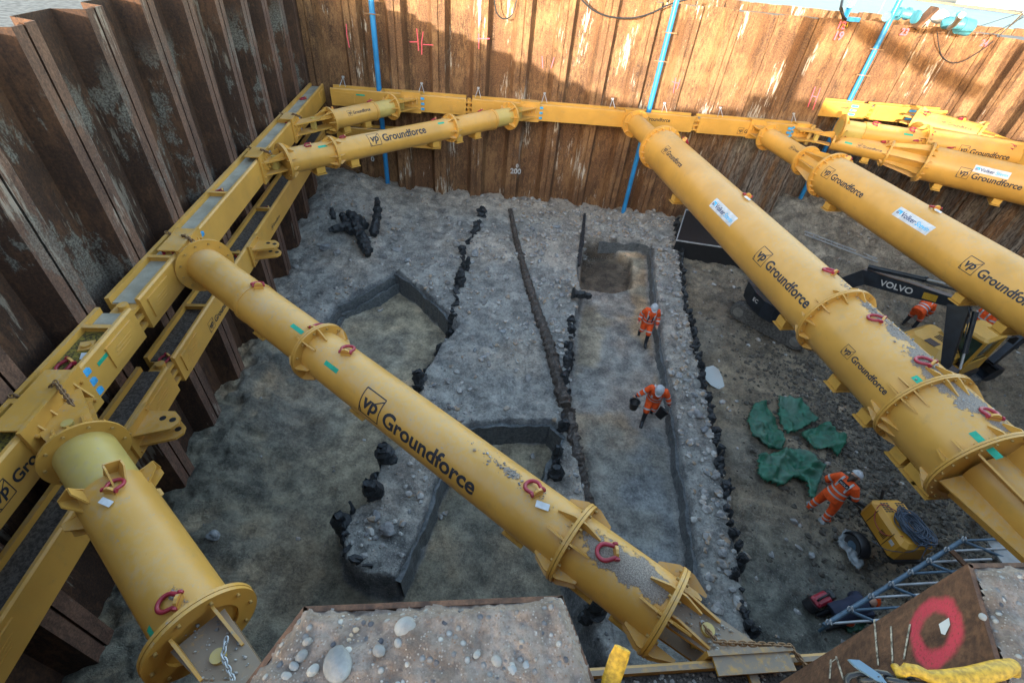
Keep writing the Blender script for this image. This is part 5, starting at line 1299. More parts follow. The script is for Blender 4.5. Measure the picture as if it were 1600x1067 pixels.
# ================================================================== PEOPLE
def remesh(o, vox=.016, smooth=2):
    m = o.modifiers.new('r', 'REMESH'); m.mode = 'VOXEL'; m.voxel_size = vox; m.use_smooth_shade = True
    m2 = o.modifiers.new('s', 'SMOOTH'); m2.factor = .5; m2.iterations = smooth
    dg = bpy.context.evaluated_depsgraph_get(); me = bpy.data.meshes.new_from_object(o.evaluated_get(dg))
    mats = [s for s in o.data.materials]; old = o.data; o.modifiers.clear(); o.data = me; bpy.data.meshes.remove(old)
    if not me.materials:
        for m_ in mats: me.materials.append(m_)
    return o
def person(label, loc, face, J, hood=False, jacket='orange', trousers='orange', boots='boot', hat='helmet', hair=False, glove='navy_cloth', lanyard=False, bib=False, backpatch=False, kneepatch=True, group='site workers in orange high visibility clothing'):
    """J: joints in local metres, x right, y forward, z up"""
    r = empty('person', loc, face, label, 'person', group)
    V3 = lambda k: Vector(J[k])
    pel, che, nek, hed = V3('pelvis'), V3('chest'), V3('neck'), V3('head')
    up = (che-pel).normalized(); rt = (V3('shR')-V3('shL')).normalized(); ref = rt
    # ---- body: one continuous figure
    mb = MB()
    mb.sweep([pel-up*.10, pel, pel+up*.16, che-up*.05, che+up*.08, nek-up*.03], [(.13,.10), (.165,.12), (.135,.10), (.165,.115), (.16,.105), (.07,.06)], 14, ref=ref)
    hu = (hed-nek).normalized(); fw = rt.cross(hu)*-1 if rt.cross(hu).y < 0 and False else hu.cross(rt)
    mb.sweep([nek-hu*.06, nek+hu*.02, hed-hu*.06], [.062, .058, .055], 12, ref=ref)
    mb.blob(hed+hu*.02, .112, 1, 3, 0, (.82, .98, 1.12), Matrix((rt, fw, hu)).transposed(), True)
    mb.sweep([hed-hu*.04+fw*.09, hed-hu*.085+fw*.095], [.03, .028], 8)      # chin
    mb.sweep([hed+hu*.03+fw*.105, hed-hu*.01+fw*.125, hed-hu*.02+fw*.11], [.012, .018, .014], 8)   # nose
    for s in (-1, 1): mb.blob(hed+rt*s*.095, .026, 1, 1, 0, (.5, .8, 1.2), Matrix((rt, fw, hu)).transposed(), True)
    for k in 'LR':
        sh, el, wr = V3('sh'+k), V3('el'+k), V3('wr'+k); hip, kn, an = V3('hip'+k), V3('kn'+k), V3('an'+k)
        mb.sweep([nek-up*.06, sh, el, wr], [.06, .056, .043, .029], 10)
        d = (wr-el).normalized(); side = d.cross(Vector((0, 1, 0))); side = side.normalized() if side.length > .1 else Vector((1, 0, 0)); pn = d.cross(side)
        mb.sweep([wr-d*.01, wr+d*.04, wr+d*.09], [(.03,.018), (.042,.018), (.040,.015)], 10, ref=side)
        for f in range(4):
            b0 = wr+d*.085+side*(.030-.020*f); L = (.062, .074, .068, .050)[f]; cu = pn*(.03 if 'grip' in J else .012)
            mb.sweep([b0, b0+d*L*.45+cu*.5, b0+d*L*.75+cu*1.6, b0+d*L*.85+cu*2.4], [.010, .009, .008, .006], 6)
        b0 = wr+d*.03+side*.036; mb.sweep([b0, b0+d*.03+side*.022+pn*.006, b0+d*.055+side*.024+pn*.014], [.012, .010, .008], 6)
        mb.sweep([pel+up*.02, hip, kn, an], [.09, .092, .056, .04], 12)
        ff = V3('toe'+k); mb.sweep([an-Vector((0,0,.03)), an*.45+ff*.55, ff], [.045, .04, .03], 10)
    body = remesh(mb.build('body', M['skin'], r), .011, 2)
    for s in (-1, 1):
        mb = MB(); mb.blob(hed+hu*.025+fw*.092+rt*s*.036, .011, 1, 1, 0, (1,.6,.7), None, True); mb.build('eye', M['black'], body)
    mb = MB(); mb.sweep([hed-hu*.048+fw*.10-rt*.022, hed-hu*.05+fw*.108, hed-hu*.048+fw*.10+rt*.022], .006, 6); mb.build('mouth', M['red'], body)
    # ---- jacket
    mb = MB()
    mb.sweep([pel-up*.16, pel-up*.0, pel+up*.18, che-up*.02, che+up*.10, nek-up*.02], [(.225,.18), (.225,.18), (.20,.165), (.215,.17), (.20,.155), (.09,.085)], 16, ref=ref)
    for k in 'LR':
        sh, el, wr = V3('sh'+k), V3('el'+k), V3('wr'+k); mb.sweep([nek-up*.07, sh, sh.lerp(el, .5), el, wr-(wr-el)*.08], [.095, .100, .088, .082, .064], 12)
    jk = remesh(mb.build('jacket', M[jacket], r), .017, 2)
    def ring(c, ax, ra, rb, w_, rf, par):
        mb = MB(); mb.sweep([c-ax*w_/2, c+ax*w_/2], [(ra, rb), (ra, rb)], 20, caps=False, ref=rf); return mb.build('reflective_band', M['reflect'], par)
    if jacket == 'orange':
        for t in (.05, .19): ring(pel+up*t, up, .229 if t < .1 else .215, .186 if t < .1 else .176, .05, ref, jk)
        for k in 'LR':
            sh, el, wr = V3('sh'+k), V3('el'+k), V3('wr'+k)
            ring(sh.lerp(el, .72), (el-sh).normalized(), .092, .092, .05, None, jk); ring(el.lerp(wr, .5), (wr-el).normalized(), .080, .080, .05, None, jk)
            # braces over each shoulder
            s = 1 if k == 'R' else -1
            mb = MB(); P = [pel+up*.20+rt*s*.11+fw*.150, che+rt*s*.115+fw*.174, che+up*.15+rt*s*.12+fw*.085, che+up*.165+rt*s*.12, che+up*.14+rt*s*.12-fw*.10, che+rt*s*.115-fw*.176, pel+up*.2+rt*s*.11-fw*.152]
            for a_, b_ in zip(P[:-1], P[1:]): mb.bar(a_, b_, .045, .012, (rt.cross(b_-a_)))
            mb.build('reflective_brace', M['reflect'], jk)
    mb = MB(); mb.sweep([nek-up*.05, nek+up*.0, nek+up*.035], [(.10,.09), (.085,.08), (.08,.078)], 14, caps=False, ref=ref); mb.build('collar', M[jacket], jk)
    if lanyard:
        for s in (-1, 1):
            mb = MB(); P = [nek+fw*.06+rt*s*.05, che+fw*.165+rt*s*.07, pel+up*.12+fw*.17+rt*s*.075]; 
            for a_, b_ in zip(P[:-1], P[1:]): mb.bar(a_, b_, .035, .015, fw)
            mb.build('dark_strap', M['navy_cloth'], jk)
    if backpatch:
        mb = MB(); mb.box(che-fw*.180-up*.01, (.24, .012, .11), Matrix((rt, fw, up)).transposed()); pt = mb.build('back_print', M['black_paint'], jk)
        bm = text_mesh('MOLA', .075, .002); v, f = bm_join([(bm, 0, 0)]); mb = MB(); o_ = che-fw*.189-up*.045
        # seen from behind the word reads left to right along +rt
        mb._add([o_+rt*(a_-.10)+up*b_ for a_, b_ in v], f); mb.build('back_word', M['reflect'], pt)
    # ---- trousers
    mb = MB()
    mb.sweep([pel+up*.08, pel-up*.04], [(.16,.13), (.17,.14)], 14, ref=ref)
    for k in 'LR':
        hip, kn, an = V3('hip'+k), V3('kn'+k), V3('an'+k)
        e = kn.lerp(an, .18 if boots == 'boot' else .93)
        mb.sweep([pel, hip, hip.lerp(kn, .5), kn, e], [.12, .128, .112, .098, .090 if boots == 'boot' else .08], 12)
    tr = remesh(mb.build('trousers', M[trousers], r), .017, 2)
    for k in 'LR':
        hip, kn, an, ff = V3('hip'+k), V3('kn'+k), V3('an'+k), V3('toe'+k); d = (an-kn).normalized()
        if boots == 'boot': ring(hip.lerp(kn, .86), (kn-hip).normalized(), .105, .105, .05, None, tr)
        else:
            for t in (.35, .72): ring(kn.lerp(an, t), d, .100-.012*t, .100-.012*t, .045, None, tr)
        mb = MB(); top = kn.lerp(an, .18 if boots == 'boot' else .85)
        mb.sweep([top, kn.lerp(an, .6) if boots == 'boot' else an.lerp(top, .3), an], [.072, .064, .055], 12); mb.sweep([an-d*.02, an*.5+ff*.5, ff+(ff-an).normalized()*.03], [(.055,.055), (.05,.05), (.045,.035)], 12)
        mb.sweep([an+d*.05-(ff-an).normalized()*.05, an+d*.04+(ff-an)*.5, ff+(ff-an).normalized()*.04+d*.0], [(.045,.02), (.05,.02), (.045,.02)], 10, ref=rt)
        mb.build('boot', M['boot' if boots == 'boot' else boots], r)
    # ---- helmet
    R3 = Matrix((rt, fw, hu)).transposed(); mb = MB(); vs = []; n, m = 24, 8
    for i in range(m+1):
        ph = math.pi/2*i/m
        for q in range(n):
            a = 2*math.pi*q/n; rr = 1.0 if i else 1.03
            vs.append(hed+hu*.045+R3 @ Vector((.125*rr*math.cos(ph)*math.cos(a), .150*rr*math.cos(ph)*math.sin(a), .125*math.sin(ph))))
    fs = [(i*n+q, i*n+(q+1) % n, (i+1)*n+(q+1) % n, (i+1)*n+q) for i in range(m) for q in range(n)]; mb._add(vs, fs, True); mb._add(vs[:n], [tuple(range(n-1, -1, -1))])
    for q in (-.03, 0, .03): mb.sweep([hed+hu*(.045+.127*math.cos(a))+fw*.152*math.sin(a)+rt*q for a in [x*.2-1.2 for x in range(13)]], .007, 6)
    hm = mb.build('helmet', M[hat], r)
    mb = MB(); bp = [(.115*math.cos(a), .145*math.sin(a)) for a in [math.pi*(.12+.76*x/10) for x in range(11)]]
    bp = bp+[(x*.92, y+.055) for x, y in bp[::-1]]; mb.prism(bp, Matrix.Translation(hed+hu*.045+fw*.004) @ R3.to_4x4(), .008); mb.build('peak', M[hat], hm)
    if hair:
        mb = MB(); mb.blob(hed-fw*.055-hu*.05, .085, 4, 2, .2, (1.1,.7,1.1), R3, True); mb.sweep([hed-fw*.10-hu*.06, hed-fw*.15-hu*.13, hed-fw*.14-hu*.20], [.045, .04, .02], 8); mb.build('hair', M['hair'], r)
    for k in 'LR':
        el, wr = V3('el'+k), V3('wr'+k); d = (wr-el).normalized(); mb = MB(); mb.sweep([wr-d*.03, wr+d*.03], [.038, .043], 10, caps=False); mb.build('glove_cuff', M[glove], r)
    return r
base = dict(pelvis=(0,0,.93), chest=(0,.03,1.32), neck=(0,.05,1.50), head=(0,.08,1.63), shL=(-.19,.03,1.42), shR=(.19,.03,1.42), elL=(-.25,-.02,1.13), elR=(.25,-.02,1.13), wrL=(-.27,.08,.88), wrR=(.27,.08,.88),
            hipL=(-.10,0,.88), hipR=(.10,0,.88), knL=(-.11,.04,.48), knR=(.11,.04,.48), anL=(-.11,0,.08), anR=(.11,0,.08), toeL=(-.12,.16,.03), toeR=(.12,.16,.03))
def pose(**k): d = dict(base); d.update(k); return d
def facing(px0, px1, z=0):
    a = atz(*px0, z); b = atz(*px1, z); return math.atan2(b.y-a.y, b.x-a.x)-math.pi/2
# upper worker: striding toward the viewer, looking down
g1 = gp(1003, 531, -.28)
person('upper of the two workers in the trench, striding, dark strap down the jacket, empty handed', (g1.x, g1.y, gz(g1.x, g1.y)), facing((1003, 531), (1004, 570)),
       pose(chest=(0,.10,1.31), neck=(0,.15,1.48), head=(0,.21,1.60), shL=(-.19,.10,1.41), shR=(.19,.10,1.41), elL=(-.27,.05,1.14), wrL=(-.28,.22,.95), elR=(.28,-.02,1.14), wrR=(.33,.10,.92),
            knL=(-.10,.20,.52), anL=(-.10,.28,.10), toeL=(-.11,.44,.05), knR=(.11,.02,.48), anR=(.11,-.32,.20), toeR=(.12,-.22,.05)), lanyard=True, glove='red')
g2 = gp(1010, 652, -.28); f2_ = facing((1010, 652), (1003, 690))
person('lower worker in the trench, head bowed, carrying a black bucket in each hand', (g2.x, g2.y, gz(g2.x, g2.y)), f2_,
       pose(grip=(0,0,0), chest=(0,.14,1.29), neck=(0,.21,1.45), head=(0,.31,1.53), shL=(-.20,.15,1.38), shR=(.20,.15,1.38), elL=(-.34,.10,1.12), wrL=(-.42,.10,.92), elR=(.36,.16,1.14), wrR=(.50,.20,.96),
            knL=(-.10,.04,.48), anL=(-.10,-.34,.20), toeL=(-.11,-.24,.05), knR=(.10,.20,.52), anR=(.10,.30,.10), toeR=(.11,.46,.05)))
Rf = Matrix.Rotation(f2_, 4, 'Z'); o2 = Vector((g2.x, g2.y, gz(g2.x, g2.y)))
def bucket(loc, rz, tilt, label):
    t = empty('bucket', loc, rz, label, 'bucket', 'black buckets carried by the lower worker'); t.rotation_euler = (tilt[0], tilt[1], rz)
    mb = MB(); n = 24; vs = []; prof = [(.115,-.42), (.15,-.15), (.165,-.145), (.165,-.13), (.140,-.15), (.108,-.405), (0,-.405)]
    pr = [(0,-.42)]+prof
    for r_, z_ in pr:
        for k in range(n): a = 2*math.pi*k/n; vs.append((r_*math.cos(a), r_*math.sin(a), z_))
    fs = [(i*n+k, i*n+(k+1) % n, (i+1)*n+(k+1) % n, (i+1)*n+k) for i in range(len(pr)-1) for k in range(n)]; mb._add(vs, fs, True); mb.build('pail', M['black'], t)
    mb = MB(); mb.sweep([(.155*math.cos(a), 0, -.14+.14*math.sin(a)) for a in [math.pi*x/12 for x in range(13)]], .006, 6); mb.build('handle', M['grey_steel'], t)
for wr, tl, lab in (((.50,.20,.86), (0,.05), 'black bucket hanging upright at the viewer left of the lower worker'), ((-.42,.10,.82), (.5,-.5), 'tilted black bucket with its opening showing, in the worker hand beside the trench wall')):
    p = o2+(Rf @ Vector(wr)); bucket(p, f2_, tl, lab)
# standing worker with back turned
g3_ = gp(1279, 799, 0)
person('worker with back turned by the generator, dark print on the orange jacket', (g3_.x, g3_.y, gz(g3_.x, g3_.y)), facing((1279, 799), (1330, 772)),
       pose(chest=(0,.08,1.30), neck=(0,.12,1.47), head=(0,.20,1.58), shL=(-.20,.07,1.40), shR=(.20,.07,1.40), elL=(-.33,.0,1.14), wrL=(-.30,.14,.92), elR=(.32,.10,1.16), wrR=(.26,.32,1.06),
            hipL=(-.12,0,.88), hipR=(.12,0,.88), knL=(-.17,.03,.48), knR=(.17,.03,.48), anL=(-.21,-.04,.08), anR=(.21,-.02,.08), toeL=(-.25,.12,.03), toeR=(.25,.14,.03)), boots='orange', hair=True, backpatch=True)
bend = pose(pelvis=(0,-.1,.86), chest=(0,.22,1.02), neck=(0,.40,1.05), head=(0,.52,1.03), shL=(-.19,.30,1.06), shR=(.19,.30,1.06), elL=(-.22,.40,.78), elR=(.22,.40,.78), wrL=(-.16,.50,.54), wrR=(.16,.50,.54),
            hipL=(-.11,-.1,.84), hipR=(.11,-.1,.84), knL=(-.16,.06,.46), knR=(.16,.06,.46), anL=(-.18,-.05,.08), anR=(.18,-.05,.08), toeL=(-.2,.11,.03), toeR=(.2,.11,.03))
g4 = gp(1420, 508, 0)
person('worker bending over beside the yellow excavator bonnet, half hidden by the muddy strut', (g4.x, g4.y, gz(g4.x, g4.y)), facing((1420, 508), (1460, 490)), bend)
g5 = atz(1530, 506, 1.85)
person('worker standing at the excavator cab, head and shoulders hidden by the huge clean strut', (g5.x, g5.y, .95), facing((1500, 520), (1560, 520)), pose(knL=(-.15,.18,.52), anL=(-.2,.25,.12), toeL=(-.21,.40,.06), anR=(.15,-.2,.08), toeR=(.16,-.04,.03)), boots='boot')
g6 = gp(1312, 962, 0)
person('worker kneeling under the scaffold near the bottom edge, navy jacket and orange trousers', (g6.x, g6.y, gz(g6.x, g6.y)), facing((1300, 958), (1370, 940)),
       pose(pelvis=(0,-.15,.42), chest=(0,.18,.60), neck=(0,.34,.66), head=(0,.46,.66), shL=(-.19,.24,.64), shR=(.19,.24,.64), elL=(-.24,.36,.38), elR=(.24,.36,.38), wrL=(-.18,.52,.16), wrR=(.18,.52,.16),
            hipL=(-.11,-.15,.40), hipR=(.11,-.15,.40), knL=(-.14,.16,.10), knR=(.14,.16,.10), anL=(-.14,-.26,.08), anR=(.14,-.26,.08), toeL=(-.14,-.40,.04), toeR=(.14,-.40,.04)), jacket='navy_cloth', boots='boot', hat='orange')

# ================================================================== MACHINES
def rbox(mb, c, d, b=.06, R=None):     # box with chamfered vertical and top edges
    x, y, z = d[0]/2, d[1]/2, d[2]/2
    o = [(-x+b,-y),(x-b,-y),(x,-y+b),(x,y-b),(x-b,y),(-x+b,y),(-x,y-b),(-x,-y+b)]; i_ = [(p*(1-b/x), q*(1-b/y)) for p, q in o]
    vs = [(p, q, -z) for p, q in o]+[(p, q, z-b) for p, q in o]+[(p, q, z) for p, q in i_]; n = 8
    fs = [tuple(range(n-1,-1,-1)), tuple(range(2*n, 3*n))]+[(k, (k+1) % n, n+(k+1) % n, n+k) for k in range(n)]+[(n+k, n+(k+1) % n, 2*n+(k+1) % n, 2*n+k) for k in range(n)]
    R = R or Matrix.Identity(3); mb._add([Vector(c)+R @ Vector(v) for v in vs], fs); return mb
def track(parent, y, L=2.8, w_=.45, h=.62):
    mb = MB(); n = 0; P = []
    r = h/2
    for k in range(12): a = -math.pi/2-math.pi*k/11; P.append((-L/2+r+r*math.cos(a), r+r*math.sin(a)))
    for k in range(12): a = math.pi/2-math.pi*k/11; P.append((L/2-r+r*math.cos(a), r+r*math.sin(a)))
    mb.prism(P, Matrix(((1,0,0,0),(0,0,-1,y),(0,1,0,0),(0,0,0,1))), w_)
    m = len(P); per = []
    for i in range(m):
        a = Vector(P[i]); b = Vector(P[(i+1) % m]); q = max(1, int((b-a).length/.11))
        for k in range(q): per.append((a.lerp(b, k/q), (b-a).normalized()))
    for p, d in per:
        mb.box((p.x+d.y*-.0, y, p.y), (.035, w_, .03), Matrix(((d.x,0,-d.y),(0,1,0),(d.y,0,d.x))))
    t = mb.build('track', M['mudtrack'], parent)
    for x in (-L/2+r, L/2-r):
        w2 = MB(); w2.tube((x, y-w_/2-.02, r), (x, y+w_/2+.02, r), r*.62, 20); w2.tube((x, y-w_/2-.04, r), (x, y+w_/2+.04, r), r*.25, 12); w2.build('sprocket', M['mudwheel'], t)
M['mudtrack'] = plain('muddy_track', (.085,.082,.078), .9, var=.35, scale=14); M['mudwheel'] = plain('muddy_wheel', (.16,.155,.14), .9)
def box_beam(parent, name, pts, hs, wd, mat, side=None):
    mb = MB(); P = [Vector(p) for p in pts]; vs = []; hz = Vector(side)
    for i, p in enumerate(P):
        t = (P[min(i+1, len(P)-1)]-P[max(i-1, 0)]).normalized(); n = hz.cross(t).normalized()
        for a_, b_ in ((-1,-1), (1,-1), (1,1), (-1,1)): vs.append(p+hz*wd/2*a_+n*hs[i]/2*b_)
    m = len(P); fs = [(0,1,2,3), (4*m-1, 4*m-2, 4*m-3, 4*m-4)]+[(4*i+k, 4*i+4+k, 4*i+4+(k+1) % 4, 4*i+(k+1) % 4) for i in range(m-1) for k in range(4)]
    mb._add(vs, fs); return mb.build(name, M[mat], parent, world=True)
def cyl(parent, a, b, r, frac=.6, name='ram'):
    a = Vector(a); b = Vector(b); c = a.lerp(b, frac); mb = MB(); mb.tube(a, c, r, 14); mb.tube(c-(c-a).normalized()*.08, c, r*1.35, 14); o = mb.build(name, M['exc_dark'], parent, world=True)
    mb = MB(); mb.tube(c, b, r*.5, 10); mb.build('chrome_rod', M['galv'], o) if False else mb.build('ram_rod', M['galv'], parent, world=True)
def scoop(parent, p, d, w_, s=1.0, az=0):
    mb = MB(); pr = [(0,0),(.28,.06),(.42,-.12),(.40,-.38),(.22,-.56),(-.08,-.60),(-.06,-.54),(.18,-.50),(.33,-.36),(.35,-.14),(.24,-.0),(.0,-.06)]
    mb.M = Matrix.Translation(p) @ Matrix.Rotation(az, 4, 'Z') @ Matrix.Rotation(d, 4, 'Y')
    mb.prism([(x*s, y*s) for x, y in pr], Matrix(((1,0,0,0),(0,0,-1,0),(0,1,0,0),(0,0,0,1))), w_)
    for q in (-.5, .5): mb.prism([(x*s, y*s) for x, y in pr[:6]]+[(0,-.06*s)], Matrix(((1,0,0,0),(0,0,-1,q*w_),(0,1,0,0),(0,0,0,1))), .02)
    for k in range(4): mb.box((-.14*s, (-.42+.28*k)*w_, -.59*s), (.14*s, .06, .03))
    return mb.build('digger_bucket', M['exc_dark'], parent, world=True)
def excavator(label, cx, cy, taz, haz, boom, hz=.72, sd_=1):
    gzz = gz(cx, cy); r = empty('excavator', (cx, cy, gzz), taz, label, 'excavator', 'compact excavators under the right hand struts')
    track(r, -.90); track(r, .90)
    mb = MB(); mb.box((0, 0, .42), (1.5, 1.4, .3)); mb.tube((0,0,.5), (0,0,hz), .5, 20); mb.build('undercarriage', M['exc_dark'], r)
    Hm = Matrix.Rotation(haz-taz, 4, 'Z') @ Matrix.Translation((0, 0, hz))
    mb = MB(); mb.M = Hm; hull = [(-1.05,-1.0),(-1.30,-.62),(-1.36,0),(-1.30,.62),(-1.05,1.0),(1.0,1.0),(1.1,.7),(1.1,-.7),(1.0,-1.0)]
    mb.prism(hull, Matrix.Translation((0, 0, .10)), .2); mb.build('deck', M['exc_dark'], r)
    mb = MB(); mb.M = Hm; mb.prism([(x*1.03 if x < 0 else x*.2-.55, y*1.0) for x, y in hull[:5]]+[(-.62,.98),(-.62,-.98)], Matrix.Translation((0, 0, .42)), .44); mb.build('counterweight', M['exc_dark'], r)
    mb = MB(); mb.M = Hm; rbox(mb, (-.45, -.12*sd_, .62), (1.35, 1.5, .78), .22); bn = mb.build('bonnet', M['exc_yellow'], r)
    mb = MB(); mb.M = Hm
    mb.box((-.75, .05, 1.016), (.34, .34, .012)); 
    for k in range(4): mb.box((-.35+.09*k, .05, 1.016), (.04, .34, .012))
    for k in range(5): mb.box((-.75+.07*k, -.45, 1.016), (.035, .26, .012))
    for k in range(6): mb.box((-.30+.06*k, -.50, 1.016), (.02, .34, .012))
    mb.build('grille', M['black'], bn)
    mb = MB(); mb.M = Hm; rbox(mb, (.55, -.66*sd_, .48), (.9, .6, .56), .12); mb.build('side_tank', M['exc_yellow'], r)
    # cab
    cab = MB(); cab.M = Hm; cx_, cy_ = .42, .48*sd_; w_, l_, h_ = .86, 1.30, 1.35
    for q in (-1, 1):
        for p in (-1, 1): cab.bar((cx_+p*l_/2*.96, cy_+q*w_/2*.94, .2), (cx_+p*l_/2*.85, cy_+q*w_/2*.9, .2+h_), .08, .08, (0, 1, 0))
    for q in (-1, 1): cab.box((cx_, cy_+q*w_/2*.94, .45), (l_, .05, .5))
    for p in (-1, 1): cab.box((cx_+p*l_/2*.95, cy_, .35), (.05, w_*.9, .3))
    cb = cab.build('cab_frame', M['exc_yellow'], r)
    mb = MB(); mb.M = Hm; rbox(mb, (cx_-.03, cy_, .2+h_+.06), (l_*.95, w_*1.0, .14), .08); mb.build('cab_roof', M['exc_yellow'], cb)
    mb = MB(); mb.M = Hm; mb.box((cx_-.02, cy_, 1.15), (l_*.86, w_*.84, .95)); mb.build('window', M['glass'], cb)
    mb = MB(); mb.M = Hm; mb.sweep([(cx_+l_/2*.9, cy_-w_/2, 1.5), (cx_+l_/2+.2, cy_-w_/2-.1, 1.55)], .015, 6); mb.box((cx_+l_/2+.2, cy_-w_/2-.1, 1.45), (.04, .18, .26)); mb.build('mirror', M['black'], cb)
    f, k1, el, tip, side = boom
    side = Vector(side)
    b = box_beam(r, 'boom', [f, k1, Vector(k1).lerp(Vector(el), .5), el], [.34, .50, .42, .26], .24, 'exc_dark', side)
    arm_top = Vector(el)+(Vector(el)-Vector(tip)).normalized()*.45+(Vector(el)-Vector(k1)).normalized()*.10
    a = box_beam(r, 'arm', [arm_top, el, Vector(el).lerp(Vector(tip), .35), tip], [.18, .52, .40, .20], .22, 'exc_dark', side)
    n_ = side.cross(Vector(el)-Vector(k1)).normalized()
    if n_.z < 0: n_ = -n_
    cyl(r, Vector(k1)+n_*.34, arm_top, .075, .62, 'arm_ram')
    an = (Vector(tip)-Vector(el)).normalized(); out = side.cross(an).normalized()
    if out.dot(Vector(el)-Vector(k1)) < 0: out = -out
    cyl(r, Vector(el)+an*.2+out*.38, Vector(tip)+out*.32, .065, .72, 'bucket_ram')
    cyl(r, Vector(f)+Vector((0,0,-.3))+(Vector(k1)-Vector(f))*.3, Vector(k1)-n_*.15, .08, .6, 'boom_ram')
    mb = MB()
    for o_ in (.05, -.05):
        P = [Vector(k1)+n_*.26+side*o_, Vector(k1).lerp(Vector(el), .5)+n_*.34+side*o_, Vector(el)+n_*.34+side*o_, Vector(el)+out*.30+an*.3+side*o_*2, Vector(el)+out*.30+an*.9+side*o_*3]
        mb.sweep(P, .018, 6)
    mb.build('hydraulic_hose', M['black'], r, world=True)
    scoop(r, Vector(tip), rad(20), .62, 1.0, math.atan2(out.y, out.x))
    return r, b
side = Vector((2.1, -2.85, 0)).normalized(); sd = Vector((side.y, -side.x, 0))
e1_f, e1_k, e1_e, e1_t = (10.45,14.75,1.5), tuple(atz(1352, 432, 2.8)), tuple(atz(1500, 474, 3.35)), tuple(atz(1478, 573, 1.75))
ex1, bm1 = excavator('excavator with long dark boom, mostly under the muddy strut, one track sticking out', 9.95, 15.05, rad(-42), rad(8), (e1_f, e1_k, e1_e, e1_t, sd))
# boom lettering
bk, be = Vector(e1_k), Vector(e1_e); t_ = (be-bk).normalized(); nn = sd.cross(t_).normalized(); 
if nn.z < 0: nn = -nn
sface = sd if sd.y < 0 else -sd
bm = text_mesh('VOLVO', .27, .006); v, f = bm_join([(bm, 0, 0)]); o_ = bk+(be-bk)*.20+sface*.126-nn*.10; mb = MB(); mb._add([o_+t_*a_+nn*b_ for a_, b_ in v], f); mb.build('boom_word', M['reflect'], ex1, world=True)
mb = MB(); mb.bar(bk+(be-bk)*.66+sface*.127-nn*.02, bk+(be-bk)*.80+sface*.127-nn*.02, .008, .20, nn); mb.build('warning_label', M['yellow_sling'], ex1, world=True)
p_ = atz(1187, 469, 1.15)
ex2, bm2 = excavator('yellow excavator with the slatted bonnet and open cab, between the two biggest struts', 14.05, 12.75, rad(25), rad(28), ((15.0,13.5,1.3), (16.4,13.9,3.0), (18.4,14.3,3.2), tuple(atz(1548, 566, .75)), (-.25,.97,0)), sd_=-1)
def machine_text(root, haz_world, cx, cy, z, body, size, ang, rr):
    # on the curved counterweight: flat word standing just proud of it
    d = Vector((math.cos(ang), math.sin(ang), 0)); o_ = Vector((cx, cy, z))+d*rr; t = Vector((-d.y, d.x, 0)); bm = text_mesh(body, size, .004); v, f = bm_join([(bm, 0, 0)])
    w_ = max(a for a, b in v); mb = MB(); mb._add([o_+t*(a-w_/2)+Vector((0,0,b)) for a, b in v], f); mb.build('model_lettering', M['white'], root, world=True)
machine_text(ex1, 0, 9.95, 15.05, gz(9.95,15.05)+.72+.34, 'EC88D', .20, rad(205), 1.41)
machine_text(ex2, 0, 14.05, 12.75, gz(14.05,12.75)+.72+.34, 'EC88D', .22, rad(228), 1.41)

# ---- generator on a small trailer
zb = .50
def zmatch(bot, top, zb):
    b = atz(*bot, zb); best = min(((atz(*top, z).xy-b.xy).length, z) for z in np.arange(zb, zb+2, .02)); return best[1]
zt = zmatch((1341, 797), (1365, 781), zb); c0_ = atz(1341, 797, zb); c1_ = atz(1391, 874, zb); L_ = (c1_.xy-c0_.xy).length
gu = (c1_-c0_); gu.z = 0; gu.normalize(); gv = Vector((-gu.y, gu.x, 0)); W_ = .82
gc = c0_+gu*L_/2+gv*W_/2; gg = gz(gc.x, gc.y)
gen = empty('generator', (gc.x, gc.y, gg), math.atan2(gu.y, gu.x), 'orange yellow site generator on a trailer with a big coil of cable on its lid', 'generator')
hgt = max(.55, zt-zb); z0_ = zb-gg
mb = MB(); rbox(mb, (0, 0, z0_+hgt/2), (L_, W_, hgt), .09); gb = mb.build('canopy', M['gen_yellow'], gen)
for q in (-.25, .12):
    mb = MB()
    for i in range(5):
        for j in range(3): mb.box((-L_/2+.14+.05*i, q+.07*j, z0_+hgt+.003), (.03, .05, .008))
    mb.build('vent_grille', M['black'], gb)
mb = MB()
for x in (-.25, .22): mb.box((x*L_, -W_/2-.002, z0_+hgt*.5), (.012, .01, hgt*.9))
for k in range(6): mb.box((.04*L_+.03*k, -W_/2-.003, z0_+hgt*.42), (.012, .01, .16))
mb.build('door_seam', M['black'], gb)
mb = MB(); mb.box((L_*.30, -W_/2-.004, z0_+hgt*.55), (.12, .008, .10)); mb.build('label_plate', M['reflect'], gb)
mb = MB(); mb.box((0, 0, z0_-.06), (L_+.1, W_*.8, .12)); mb.bar((-L_/2, 0, z0_-.06), (-L_/2-.75, 0, .18), .08, .08); mb.tube((-L_/2-.15, .25, z0_), (-L_/2-.35, .28, z0_+.34), .035, 10); mb.build('trailer_frame', M['black'], gen)
for s in (-1, 1):
    mb = MB(); mb.tube((.05, s*(W_/2+.12), .24), (.05, s*(W_/2+.30), .24), .24, 22); wh = mb.build('wheel', M['rubber'], gen)
    mb = MB(); mb.tube((.05, s*(W_/2+.11), .24), (.05, s*(W_/2+.31), .24), .12, 16); mb.build('rim', M['scaf'], wh)
    mb = MB(); mb.sweep([(.05+.31*math.cos(a), s*(W_/2+.21), .24+.31*math.sin(a)) for a in [math.pi*(k/10) for k in range(11)]], [(.02,.13)]*11, 8, ref=(0,0,1)); mb.build('mudguard', M['black'], gen)
cc = MB(); rr = random.Random(2)
